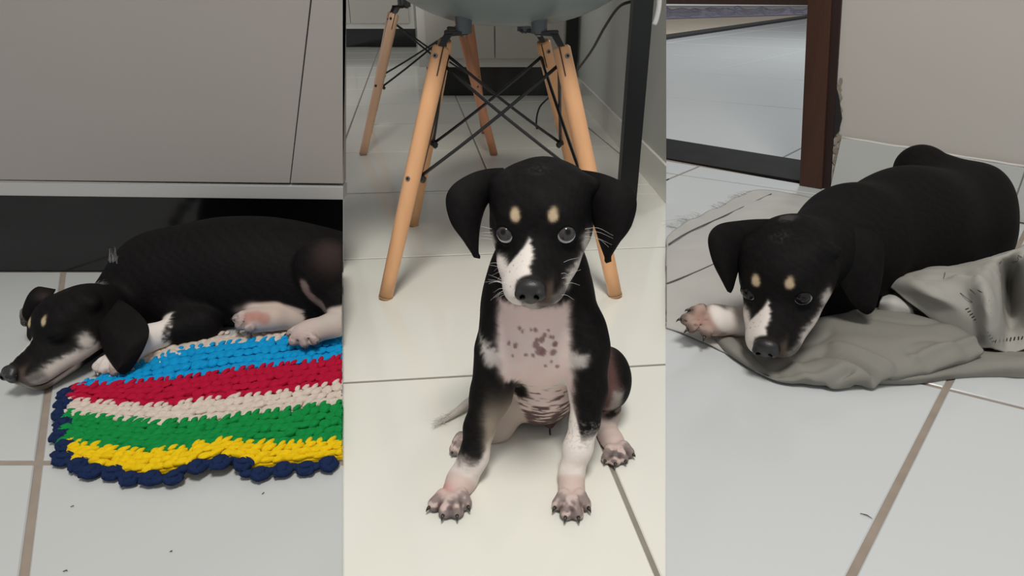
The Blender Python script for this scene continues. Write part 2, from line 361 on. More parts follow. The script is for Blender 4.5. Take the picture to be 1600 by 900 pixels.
    o = mesh('seat_shell', v, f, mats[4], t, True); md = o.modifiers.new('thickness', 'SOLIDIFY'); md.thickness = .005; md.offset = 1
    rebase(t); return t
ft = [Wz(602, 466), Wz(962, 463), Wz(645, 352), Wz(916, 352)]
tp = [W(690, 72, 1.07), W(877, 72, 1.07), W(696, 62, 1.26), W(848, 64, 1.26)]
make_chair('grey shell chair on pale wooden legs directly behind the sitting puppy', ft, tp, ((tp[0][0] + tp[1][0]) / 2 + .012, 1.17, .427, .25, .225), [M['wood']] * 4 + [M['shell']])
ft = [Wz(567, 242), Wz(772, 242), Wz(577, 200), Wz(757, 208)]
tp = [W(613, 17, 2.06), W(718, 40, 2.06), W(612, 20, 2.24), (-.14, 2.24, .40)]
tp[1] = np.array([-.16, 2.06, .40]); tp[0] = np.array([-.345, 2.06, .405])
make_chair('wooden legged chair standing behind the grey one, farther back on the left', ft, tp, (-.25, 2.16, .432, .23, .22), [M['wood3'], M['wood2'], M['wood3'], M['wood2'], M['wood3']])
# cable
b = MB(); c1 = catmull([W(1003, 2, 1.62), W(985, 3, 1.63), W(966, 12, 1.66), W(945, 42, 1.75), W(925, 78, 1.9), W(903, 108, 2.1), W(880, 135, 2.3), W(858, 152, 2.4), W(843, 168, 2.42), W(838, 190, 2.4), W(841, 207, 2.38), W(852, 218, 2.37)], 6)
b.tube(c1, .0035, 8); tag(b.build('power_cable', M['black'], smooth=True), 'thin black power cable hanging behind the black table legs', 'cable')
b = MB(); b.tube(catmull([W(1030, -30, 1.60), W(1030, 5, 1.6), W(1026, 28, 1.6), W(1022, 39, 1.6)], 4), .006, 10); tag(b.build('adapter_plug', M['white'], smooth=True), 'white plug hanging at the side wall right of the table leg', 'plug')

# ------------------------------------------------------------------ right: doorway wall
def WP(px, py, off=0.):      # point on the wall plane (moved towards the room by off)
    r = ray(px, py); p0 = np.append(WJ + WN * off, 0); n = np.append(WN, 0); return EYE + r * (np.dot(p0 - EYE, n) / np.dot(r, n))
if np.dot(WN, -WJ) < 0: WN = -WN
def lean(px0, px1, y1, off, z):   # a slightly leaning upright edge through two sighted points
    a, b_ = WP(px0, 0, off), WP(px1, y1, off); return a + (b_ - a) * (z - a[2]) / (b_[2] - a[2])
def upright(name, m, e0, e1, off, th, z0=0., z1=2.1, parent=None, bevel=.001):
    q = [lean(*e0, off, z0), lean(*e1, off, z0), lean(*e1, off, z1), lean(*e0, off, z1)]
    return MB().slab(q, tuple(np.append(-WN * th, 0))).build(name, m, parent, bevel=bevel)
wq = [lean(1313, 1297, 288, 0, 0), (2.4, wall_y(2.4), 0), (2.4, wall_y(2.4), 2.6), lean(1313, 1297, 288, 0, 2.6)]
wallq('wall_right', wq, tuple(np.append(-WN * .12, 0)), M['wallg'])
jb = empty('door_1', (*WJ, 0)); jb['kind'] = 'structure'
upright('frame_post', M['jamb'], (1262, 1249, 288), (1299, 1284, 293), .02, .14, parent=jb)
upright('frame_edge', M['jamb_shaded'], (1299, 1284, 293), (1315, 1297, 293), .008, .12, parent=jb)
rebase(jb)
# broken plaster between frame and wall
b = MB(); 
for k in range(26):
    y = 128 + k * 6.2 + random.uniform(-1, 1); x = 1311 - (y - 128) * .03 + random.uniform(-2, 2); p = WP(x, y, .001); s = random.uniform(.004, .008)
    v = [np.array(p) + np.append(WD, 0) * s * math.cos(a) * random.uniform(.5, 1.2) + np.array([0, 0, 1]) * s * 1.4 * math.sin(a) for a in np.linspace(0, 6.28, 7)[:-1]]
    v2 = [q + np.append(WN, 0) * random.uniform(.001, .004) for q in v]; b.add(v + v2, [tuple(range(6, 12))] + [(i, (i + 1) % 6, 6 + (i + 1) % 6, 6 + i) for i in range(6)])
o = b.build('trim_1', M['crumb']); o['kind'] = 'structure'
b = MB(); q = [WP(1305, 128, .003), WP(1311, 150, .003), WP(1316, 185, .003), WP(1311, 205, .003), WP(1303, 215, .003), WP(1302, 160, .003)]
b.add(q, [tuple(range(6))]); o = b.build('trim_2', M['dark']); md = o.modifiers.new('thickness', 'SOLIDIFY'); md.thickness = .003; o['kind'] = 'structure'
# tiled baseboard of the doorway wall
bb = empty('baseboard_right', (*WJ, 0)); bb['kind'] = 'structure'
za, zc = WP(1316, 216, .01)[2], WP(1600, 262, .01)[2]; xs = WP(1310, 240, .01)[0] + .004
def topz(x): xa_, xc_ = WP(1316, 216, .01)[0], WP(1600, 262, .01)[0]; return za + (zc - za) * (x - xa_) / (xc_ - xa_)
cuts = [xs, WP(1597, 300, .01)[0], 1.52, 1.86, 2.2, 2.39]
for k in range(len(cuts) - 1):
    a, c2 = cuts[k] + .0012, cuts[k + 1] - .0012; P = lambda x, o_, z: (x + WN[0] * o_, wall_y(x) + WN[1] * o_, z)
    MB().hexa([P(a, .011, 0), P(c2, .011, 0), P(c2, 0, 0), P(a, 0, 0), P(a, .011, topz(a)), P(c2, .011, topz(c2)), P(c2, 0, topz(c2)), P(a, 0, topz(a))]).build('tile', M['base'], bb, bevel=.001)
    pts = [P(x, .008, topz(x) + .002 + random.uniform(-.0012, .0012)) for x in np.linspace(a, c2, 14)]
    MB().tube(pts, [random.uniform(.0026, .0040) for _ in pts], 8).build('edge_filler', M['caulk'], bb, smooth=True)
rebase(bb)
th = MB(); 
v, f = cap_poly([k_(t0, t1, 2.05), tuple(t1), tuple(u1), k_(u0, u1, 2.35)], -.02, .002, .001); o = mesh('trim_3', v, f, M['thresh']); o['kind'] = 'structure'
# hall behind the doorway
a0, a1 = Wz(1000, 63), Wz(1300, 20)
dirn = unit(a1 - a0); nrm = np.array([-dirn[1], dirn[0], 0]); nrm = nrm if nrm[1] > 0 else -nrm
mt = empty('floor_mat', tuple(a0)); tag(mt, 'beige floor covering with a black edge at the far end of the hall', 'mat')
q = [a0, a1, a1 + nrm * 3.2, a0 + nrm * 3.2]; MB().hexa([p for p in q] + [p + [0, 0, .012] for p in q]).build('covering', M['beige'], mt)
q = [a0 - nrm * .16, a1 - nrm * .16, a1 - nrm * .005, a0 - nrm * .005]; MB().hexa([p for p in q] + [p + [0, 0, .02] for p in q]).build('edge_strip', M['dark'], mt)
rebase(mt)
# crumpled plastic
pl0, pl1 = Wz(1020, 22, .02), Wz(1290, 24, .02); nu, nv = 60, 14; v = []; f = []
pa_, pb_ = Wz(1010, 30, .02), Wz(1275, 22, .02); pc_, pd_ = Wz(1010, 14, .02), Wz(1275, 17, .02)
for j in range(nv + 1):
    for i in range(nu + 1):
        s, t_ = i / nu, j / nv; p = (pa_ * (1 - s) + pb_ * s) * (1 - t_) + (pc_ * (1 - s) + pd_ * s) * t_
        h = max(0, mnoise.noise(Vector((s * 14, t_ * 4, 3)))) * .10 + .04 * math.sin(math.pi * t_); p = p + [0, 0, h * math.sin(math.pi * min(1, max(0, t_))) ** .5 if 0 < t_ < 1 else 0]; v.append(p)
for j in range(nv):
    for i in range(nu): k = j * (nu + 1) + i; f.append((k, k + 1, k + nu + 2, k + nu + 1))
o = mesh('plastic_sheet', v, f, M['plastic'], None, True); md = o.modifiers.new('t', 'SOLIDIFY'); md.thickness = .006
tag(o, 'crumpled purple translucent plastic sheet lying on the beige floor covering', 'plastic sheet')
p0, p1 = Wz(1005, 6), Wz(1330, 9); dd = unit(p1 - p0); nn = np.array([-dd[1], dd[0], 0]); nn = nn if nn[1] > 0 else -nn; p0[2] = p1[2] = 0
bd = empty('wooden_chest', tuple((p0 + p1) / 2 + nn * .5)); tag(bd, 'dark brown wooden furniture base at the very back of the hall', 'furniture')
q = [p0, p1, p1 + nn * .6, p0 + nn * .6]; MB().hexa([p + [0, 0, .0] for p in q] + [p + [0, 0, 1.0] for p in q]).build('body', M['jamb'], bd, bevel=.01)
for k in range(3):
    a = p0 + (p1 - p0) * (k + .04) / 3 - nn * .02; c2 = p0 + (p1 - p0) * (k + .96) / 3 - nn * .02
    MB().slab([a + [0, 0, .15], c2 + [0, 0, .15], c2 + [0, 0, .95], a + [0, 0, .95]], tuple(nn * .02)).build('panel', M['jamb'], bd, bevel=.004)
rebase(bd)
wallq('wall_hall', [(-1.0, 17, 0), (14, 17, 0), (14, 17, 2.6), (-1.0, 17, 2.6)], (0, .1, 0), M['wallg'])
# ------------------------------------------------------------------ sculpting with distance fields (one continuous body per animal)
class Field:
    def __init__(s, lo, hi, h):
        s.lo = np.array(lo, float); s.h = h; s.n = np.ceil((np.array(hi) - lo) / h).astype(int) + 1
        s.F = np.full(s.n, 1., np.float32); s.ax = [s.lo[i] + h * np.arange(s.n[i]) for i in range(3)]
    def _win(s, lo, hi):
        a = np.maximum(0, np.floor((np.array(lo) - s.lo) / s.h).astype(int)); b = np.minimum(s.n, np.ceil((np.array(hi) - s.lo) / s.h).astype(int) + 1)
        if np.any(b <= a): return None, None
        sl = tuple(slice(a[i], b[i]) for i in range(3))
        g = np.stack(np.meshgrid(*[s.ax[i][sl[i]] for i in range(3)], indexing='ij'), -1).astype(np.float32)
        return sl, g
    def put(s, prim, k=.012, cut=False):
        lo, hi = prim_box(prim); m = k + 3 * s.h
        sl, g = s._win(lo - m, hi + m)
        if sl is None: return
        d = dist(prim, g); f = s.F[sl]
        if cut: d = -d; hh = np.clip(.5 - .5 * (d - f) / max(k, 1e-6) * -1, 0, 1); s.F[sl] = np.maximum(f, d) if k <= 0 else f * (1 - hh) + d * hh + k * hh * (1 - hh)
        else: hh = np.clip(.5 + .5 * (f - d) / max(k, 1e-6), 0, 1); s.F[sl] = f * (1 - hh) + d * hh - k * hh * (1 - hh)
    def half(s, n, p):     # keep the side where (q-p).n < 0
        g = np.stack(np.meshgrid(*s.ax, indexing='ij'), -1).astype(np.float32); s.F = np.maximum(s.F, (g - np.array(p, np.float32)) @ np.array(n, np.float32))
    def mesh(s):
        F = s.F; I = F < 0; n = s.n
        c = np.zeros(n - 1, np.int8)
        for i in (0, 1):
            for j in (0, 1):
                for k in (0, 1): c += I[i:n[0] - 1 + i, j:n[1] - 1 + j, k:n[2] - 1 + k]
        act = (c > 0) & (c < 8); idx = np.full(act.shape, -1, np.int64); A = np.argwhere(act); idx[act] = np.arange(len(A))
        acc = np.zeros((len(A), 3)); cnt = np.zeros(len(A))
        cor = [(0, 0, 0), (1, 0, 0), (0, 1, 0), (1, 1, 0), (0, 0, 1), (1, 0, 1), (0, 1, 1), (1, 1, 1)]
        val = {q: F[A[:, 0] + q[0], A[:, 1] + q[1], A[:, 2] + q[2]] for q in cor}
        for a in cor:
            for ax in range(3):
                if a[ax]: continue
                b = list(a); b[ax] = 1; b = tuple(b); va, vb = val[a], val[b]; m = (va < 0) != (vb < 0)
                t = np.where(m, va / np.where(m, va - vb, 1), 0); p = np.tile(np.array(a, float), (len(A), 1)); p[:, ax] += t
                acc[m] += p[m]; cnt[m] += 1
        V = s.lo + (A + acc / cnt[:, None]) * s.h; Q = []
        for ax in range(3):
            u, v = (ax + 1) % 3, (ax + 2) % 3
            a = [slice(0, None)] * 3; b = [slice(0, None)] * 3; a[ax] = slice(0, n[ax] - 1); b[ax] = slice(1, None)
            ia, ib = I[tuple(a)], I[tuple(b)]; E = np.argwhere(ia != ib); E = E[(E[:, u] > 0) & (E[:, v] > 0) & (E[:, u] < n[u] - 1) & (E[:, v] < n[v] - 1)]
            fl = ia[tuple(E.T)]; c0 = E.copy(); c1 = E.copy(); c1[:, u] -= 1; c2 = c1.copy(); c2[:, v] -= 1; c3 = E.copy(); c3[:, v] -= 1
            q = np.stack([idx[tuple(x.T)] for x in (c0, c1, c2, c3)], 1); q[~fl] = q[~fl][:, ::-1]; Q.append(q)
        Q = np.concatenate(Q); Q = Q[(Q >= 0).all(1)]
        return V, Q
def relax(V, Q, it, lam=.5):
    e = np.concatenate([Q[:, [0, 1]], Q[:, [1, 2]], Q[:, [2, 3]], Q[:, [3, 0]]]); e = np.concatenate([e, e[:, ::-1]])
    deg = np.bincount(e[:, 0], minlength=len(V))[:, None]
    for _ in range(it):
        S = np.stack([np.bincount(e[:, 0], V[e[:, 1], k], minlength=len(V)) for k in range(3)], 1); V = V + lam * (S / np.maximum(deg, 1) - V)
    return V
def normals(V, Q):
    fn = np.cross(V[Q[:, 2]] - V[Q[:, 0]], V[Q[:, 3]] - V[Q[:, 1]]); N = np.zeros_like(V)
    for k in range(4): N += np.stack([np.bincount(Q[:, k], fn[:, c], minlength=len(V)) for c in range(3)], 1)
    return N / (np.linalg.norm(N, axis=1, keepdims=True) + 1e-12)
def cap(a, b, ra, rb): return ('cap', np.array(a, float), np.array(b, float), ra, rb)
def ell(c, r, Rm=None): return ('ell', np.array(c, float), np.array(r, float), np.eye(3) if Rm is None else np.array(Rm, float))
def sph(c, r): return ell(c, (r, r, r))
def prim_box(p):
    if p[0] == 'cap': r = max(p[3], p[4]); return np.minimum(p[1], p[2]) - r, np.maximum(p[1], p[2]) + r
    m = p[2].max(); return p[1] - m, p[1] + m
def dist(p, g):
    if p[0] == 'cap':
        _, a, b, ra, rb = p; ba = (b - a).astype(np.float32); pa = g - a.astype(np.float32); h = np.clip(pa @ ba / max(float(ba @ ba), 1e-9), 0, 1)
        return np.linalg.norm(pa - h[..., None] * ba, axis=-1) - (ra + (rb - ra) * h)
    _, c, r, Rm = p; q = (g - c.astype(np.float32)) @ Rm.astype(np.float32); r = r.astype(np.float32)
    k0 = np.linalg.norm(q / r, axis=-1); k1 = np.linalg.norm(q / (r * r), axis=-1); return k0 * (k0 - 1) / np.maximum(k1, 1e-6)
def xf(prim, Rm, t, s):     # place a primitive given in head space
    if prim[0] == 'cap': return cap(Rm @ prim[1] * s + t, Rm @ prim[2] * s + t, prim[3] * s, prim[4] * s)
    return ell(Rm @ prim[1] * s + t, prim[2] * s, Rm @ prim[3])
def ry(a): c, s = math.cos(a), math.sin(a); return np.array([[c, 0, s], [0, 1, 0], [-s, 0, c]])
def rx3(a): c, s = math.cos(a), math.sin(a); return np.array([[1, 0, 0], [0, c, -s], [0, s, c]])
def rz3(a): c, s = math.cos(a), math.sin(a); return np.array([[c, -s, 0], [s, c, 0], [0, 0, 1]])

_nd = np.random.default_rng(9); _dirs = _nd.normal(size=(24, 3)); _dirs /= np.linalg.norm(_dirs, axis=1, keepdims=True); _ph = _nd.uniform(0, 6.28, 24)
def nz(P, f, o=0):
    v = 0; tot = 0
    for k in range(8):
        d = _dirs[(k + o * 5) % 24] * f * (1 + .37 * k); v = v + np.sin(P @ d + _ph[(k + o * 3) % 24] + 1.7 * np.sin(P @ _dirs[(k + 7 + o) % 24] * f * .6)) / (1 + .3 * k); tot += 1 / (1 + .3 * k)
    return v / tot * 1.6
def sm(x, e): return 1 / (1 + np.exp(-np.clip(x / e * 3, -30, 30)))     # 1 where x > 0
def mixc(col, c, m): m = np.asarray(m)[:, None]; return col * (1 - m) + np.array(c, float) * m
def polyd(P2, poly):        # signed distance to a polygon, positive inside
    poly = np.array(poly, float); d = np.full(len(P2), 1e9); ins = np.zeros(len(P2), bool)
    for i in range(len(poly)):
        a, b = poly[i], poly[(i + 1) % len(poly)]; ab = b - a; t = np.clip((P2 - a) @ ab / (ab @ ab + 1e-12), 0, 1)
        d = np.minimum(d, np.linalg.norm(P2 - a - t[:, None] * ab, axis=1))
        c = ((a[1] <= P2[:, 1]) != (b[1] <= P2[:, 1])); x = a[0] + (P2[:, 1] - a[1]) / (b[1] - a[1] + 1e-12) * ab[0]; ins ^= c & (P2[:, 0] < x)
    return np.where(ins, d, -d)
BLACK, WHITE, PINK, TAN, SKIN, GREY = (.0065, .0058, .0058), (.80, .73, .67), (.60, .42, .38), (.55, .42, .27), (.10, .065, .062), (.12, .105, .10)

def coat_mesh(name, V, Q, colr, m, parent):
    o = mesh(name, V, Q, m, parent, True); a = o.data.color_attributes.new('coat', 'FLOAT_COLOR', 'POINT')
    a.data.foreach_set('color', np.concatenate([np.clip(colr, 0, 1), np.ones((len(V), 1))], 1).astype(np.float32).ravel()); return o

# the puppy's head, in its own space: x to its right, y along the muzzle, z up, origin between the eyes
def head_prims():
    P = []
    P.append((ell((0, -.043, .001), (.0480, .053, .041)), 0))
    for s in (1, -1): P.append((ell((s * .026, -.034, .016), (.021, .030, .019)), .014))
    P.append((ell((0, -.016, .002), (.041, .034, .036)), .012))
    for s in (1, -1):
        P.append((ell((s * .030, -.028, -.018), (.020, .030, .024)), .012))
        P.append((sph((s * .0225, .000, .010), .0125), .010))
        P.append((ell((s * .0135, .038, -.033), (.0165, .027, .0165)), .008))
        P.append((ell((s * .024, .006, -.030), (.016, .026, .015)), .014))
    P.append((cap((0, .004, -.015), (0, .047, -.0230), .0235, .0170), .014))
    P.append((cap((0, -.035, -.034), (0, .041, -.045), .022, .0145), .012))
    P.append((ell((0, .058, -.022), (.0125, .010, .0105)), .006))
    return P
EYES = [np.array((.0265, .0085, .0005)), np.array((-.0265, .0085, .0005))]
def put_head(F, Rm, t, s, closed=False):
    for p, k in head_prims(): F.put(xf(p, Rm, t, s), k * s)
    for e in EYES:
        sgn = np.sign(e[0]); out = unit((sgn * .34, .92, .16))
        if not closed:
            F.put(xf(sph(e - out * .0005, .0118), Rm, t, s), .004 * s)
            F.put(xf(cap(e + out * .004, e + out * .03, .0078, .012), Rm, t, s), .0015 * s, cut=True)
        else:
            F.put(xf(sph(e - out * .002, .0115), Rm, t, s), .006 * s)
            a = e + out * .0085 + np.array((-sgn * .010, .002, -.003)); b = e + out * .0085 + np.array((sgn * .009, -.006, -.001)); mid = e + out * .0105 + np.array((0, 0, -.0035))
            F.put(xf(cap(a, mid, .0011, .0013), Rm, t, s), .001 * s, cut=True); F.put(xf(cap(mid, b, .0013, .0011), Rm, t, s), .001 * s, cut=True)
    for q in (1, -1):      # lip line
        pts = [(0, .066, -.044), (q * .013, .058, -.0465), (q * .022, .040, -.048), (q * .026, .018, -.045), (q * .029, .002, -.038)]
        for a, b in zip(pts[:-1], pts[1:]): F.put(xf(cap(a, b, .0013, .0013), Rm, t, s), .0012 * s, cut=True)
def to_head(V, Rm, t, s): return (V - t) @ Rm / s
def paint_head(col, V, Rm, t, s):
    L = to_head(V, Rm, t, s); x, y, z = L.T; near = sm(.080 - np.linalg.norm(L - [0, -.005, -.01], axis=1), .004) * sm(y + .055, .01)
    n1 = nz(L, 420) * .0012 + nz(L, 1900, 1) * .0005
    m = sm(polyd(L[:, :2] + n1[:, None], [(.0045, .024), (.0015, .031), (.000, .042), (.002, .050), (.000, .058), (.004, .062), (.008, .075), (.034, .075), (.034, .040), (.022, .036), (.015, .034), (.009, .030)]), .0018) * sm(z + .032, .004)
    m = np.maximum(m, sm(-z - .015 + n1 - .16 * np.maximum(0, .045 - y), .003) * sm(x - .010 + n1, .003) * sm(y - .012, .004))
    m = np.maximum(m, .45 * sm(-z - .036 + n1, .004) * sm(y - .0, .004))
    m2 = sm(-x - .0135 + n1, .0015) * sm(-z - .0265 + n1 * 1.5 + .10 * np.minimum(0, .034 - y), .004) * sm(y - .004, .004) * (.25 + .6 * sm(.046 - y, .004))
    for q in (1, -1):      # cheeks
        d = np.sqrt(((x - q * .042) / .009) ** 2 + ((y + .008) / .0075) ** 2 + ((z + .022) / .011) ** 2); m2 = np.maximum(m2, .8 * sm(1 - d + n1 * 140, .5) * (q * x > 0))
        m2 = np.maximum(m2, .8 * sm(q * x - .0225 + n1, .002) * sm(-z - .029 + n1, .004) * sm(y + .018, .004) * sm(.03 - y, .006))
    col = mixc(col, WHITE, np.maximum(m, m2 * .85) * near)
    sp = sm(nz(L, 700, 2) - .95, .25) * m * sm(y - .035, .005); col = mixc(col, GREY, sp * near * .7)
    b = sm(-x - .004 + n1, .003) * sm(-z - .018, .004) * sm(y - .038, .004) * sm(x + .019, .002); col = mixc(col, (.10, .072, .055), b * near * .8)
    for q in (1, -1):
        d = np.sqrt(((x - q * (.0170)) / .0046) ** 2 + ((y - .006) / .014) ** 2 + ((z - .0205) / .0054) ** 2); col = mixc(col, TAN, sm(1 - d + n1 * 110, .3) * .95 * (y > 0) * near)
    lipd = np.minimum.reduce([dist(cap(np.array((q * a[0], a[1], a[2])), np.array((q * b[0], b[1], b[2])), .006, .007), L) for q in (1, -1) for a, b in (((.022, .040, -.048), (.026, .018, -.045)), ((.026, .018, -.045), (.029, .002, -.038)), ((.029, .002, -.038), (.032, -.014, -.032)))])
    col = mixc(col, (.36, .22, .20), sm(-lipd + n1, .004) * near * .55)
    for q in (1, -1):      # dark rims and lip line
        e = EYES[0 if q > 0 else 1]; d = np.linalg.norm(L - e, axis=1); col = mixc(col, (.006, .006, .006), sm(.0145 - d, .001) * near)
        pts = np.array([(0, .066, -.044), (q * .013, .058, -.0465), (q * .022, .040, -.048), (q * .026, .018, -.045), (q * .029, .002, -.038)])
        for a, b2 in zip(pts[:-1], pts[1:]): dd = dist(cap(a, b2, .0021, .0021), L); col = mixc(col, (.02, .014, .014), sm(-dd, .0008) * near)
    d = np.linalg.norm((L - [0, .066, -.020]) / [.0145, .014, .013], axis=1); col = mixc(col, (.016, .014, .014), sm(1.0 - d, .10) * near)
    d = np.linalg.norm(L - [0, -.035, .046], axis=1); col = mixc(col, (.16, .15, .14), sm(.008 - d, .006) * .18 * sm(nz(L, 900, 3), .3))
    return col
def make_nose(Rm, t, s, parent):
    F = Field((-.02, .045, -.042), (.02, .085, -.002), .0007)
    F.put(ell((0, .0655, -.0185), (.0128, .0085, .0088)), 0); F.put(ell((0, .0685, -.0245), (.0078, .0055, .0085)), .004)
    for q in (1, -1):
        F.put(sph((q * .0078, .0700, -.0215), .0058), .0022)
        F.put(cap((q * .0056, .076, -.0212), (q * .0082, .068, -.0205), .0023, .0018), .001, cut=True)
        F.put(cap((q * .0082, .073, -.0215), (q * .0125, .068, -.0225), .0014, .0008), .0008, cut=True)
    F.put(cap((0, .0765, -.0225), (0, .074, -.034), .0007, .0007), .0006, cut=True)
    V, Q = F.mesh(); V = relax(V, Q, 2)
    col = np.tile(np.array((.020, .019, .019)), (len(V), 1)); col = mixc(col, (.001, .001, .001), sm(.0034 - np.minimum(np.linalg.norm(V - [.0060, .0745, -.0210], axis=1), np.linalg.norm(V - [-.0060, .0745, -.0210], axis=1)), .0008))
    return coat_mesh('nose', V @ Rm.T * s + t, Q, col, M['nose'], parent)
def make_eye(i, Rm, t, s, gaze, parent, iris=(.055, .05, .048)):
    nu, nv = 40, 28; g = unit(gaze); a = unit(np.cross(g, (0, 0, 1))); b = np.cross(a, g); V = []; Q = []
    for j in range(nv + 1):
        th = math.pi * j / nv
        for k in range(nu): ph = 2 * math.pi * k / nu; r = .0102 + (.0007 * max(0, 1 - (th / .62) ** 2)); V.append(r * (g * math.cos(th) + (a * math.cos(ph) + b * math.sin(ph)) * math.sin(th)))
    for j in range(nv):
        for k in range(nu): Q.append((j * nu + k, (j + 1) * nu + k, (j + 1) * nu + (k + 1) % nu, j * nu + (k + 1) % nu))
    V = np.array(V); th = np.arccos(np.clip(V @ g / np.linalg.norm(V, axis=1), -1, 1)); col = np.tile(np.array((.72, .72, .74)), (len(V), 1))
    col = mixc(col, (.01, .009, .009), sm(.92 - th, .04)); col = mixc(col, iris, sm(.85 - th, .06)); col = mixc(col, (.002, .002, .002), sm(.24 - th, .03))
    col = mixc(col, (.02, .015, .015), sm(th - 1.25, .1))
    return coat_mesh('eye', (V + EYES[i]) @ Rm.T * s + t, np.array(Q), col, M['eye'], parent)
def claw(p, d, r, l, parent, m='claw'):
    p = np.array(p, float); d = unit(d); dn = np.array([0, 0, -1.]); pts = [p, p + d * l * .45, p + d * l * .8 + dn * l * .22, p + d * l + dn * l * .55]
    return MB().tube(pts, [r, r * .85, r * .5, r * .12], 10).build('claw', M[m], parent, smooth=True)
def ear(rows, parent, thick=.0045, bulge=.006, tip=.3, colf=None, bdir=(0, -1, .3)):
    """rows of (inner point, outer point) from the root to the tip; a leathery flap with two faces"""
    A_ = catmull([r[0] for r in rows], 6); B_ = catmull([r[1] for r in rows], 6); nn = len(A_); nc = 16; V = []; Q = []; bd_ = unit(bdir)
    for side in (1, -1):
        for j in range(nn):
            t_ = j / (nn - 1); a, b = A_[j], B_[j]; wd = np.linalg.norm(b - a)
            for i in range(nc + 1):
                u = i / nc; e = (4 * u * (1 - u)) ** .5; th = thick * (1 - .35 * t_) * e * .5 * (1 if j < nn - 1 else .3)
                V.append(a + (b - a) * u + bd_ * (bulge * math.sin(math.pi * u) * min(1, wd / .03) + side * th))
    k2 = nn * (nc + 1)
    for j in range(nn - 1):
        for i in range(nc): k = j * (nc + 1) + i; Q.append((k, k + 1, k + nc + 2, k + nc + 1)); Q.append((k2 + k, k2 + k + nc + 1, k2 + k + nc + 2, k2 + k + 1))
        k = j * (nc + 1); Q.append((k, k + nc + 1, k2 + k + nc + 1, k2 + k)); k += nc; Q.append((k, k2 + k, k2 + k + nc + 1, k + nc + 1))
    for i in range(nc): k = (nn - 1) * (nc + 1) + i; Q.append((k, k + 1, k2 + k + 1, k2 + k)); k = i; Q.append((k, k2 + k, k2 + k + 1, k + 1))
    V = np.array(V); Q = np.array(Q); N = normals(V, Q)
    V = V + N * (nz(V, 90)[:, None] * .0007)
    col = np.tile(np.array(BLACK), (len(V), 1)); col = col * (1 + .25 * nz(V, 500)[:, None])
    if colf: col = colf(col, V)
    o = coat_mesh('ear', V, Q, col, M['coat'], parent); md = o.modifiers.new('smooth', 'SUBSURF'); md.levels = md.render_levels = 1; return o
def hairs(name, roots, m, parent, rad=.00022):
    b = MB()
    for pts in roots: q = catmull(pts, 4); b.tube(q, list(np.linspace(rad, rad * .25, len(q))), 4, False)
    return b.build(name, M[m], parent, smooth=True)
def paw(F, wrist, knuckle, tips, rs, rk, k=.0022):
    F.put(cap(wrist, knuckle, rk * .92, rk), .008)
    for tp_, r in zip(tips, rs):
        tp_ = np.array(tp_, float); kn = np.array(knuckle, float); mid = kn + (tp_ - kn) * .62; mid[2] = max(mid[2], tp_[2]) + .004
        root = kn + (tp_ - kn) * .15
        F.put(cap(root, mid, r * .95, r * .95), .003); F.put(cap(mid, tp_, r * .95, r), k)
    T_ = [np.array(q, float) for q in tips]; kn = np.array(knuckle, float)
    for a, b, r in zip(T_[:-1], T_[1:], rs):
        m = (a + b) / 2; u = kn - m; F.put(cap(m - u * .35 + [0, 0, r * .2], m + u * .28 + [0, 0, r * 1.5], .0020, .0012), .0022, cut=True)
def base_col(V):
    c = np.tile(np.array(BLACK), (len(V), 1)); return c * (1 + .3 * nz(V, 700)[:, None])
def finish(F, it=2):
    V, Q = F.mesh(); return relax(V, Q, it), Q
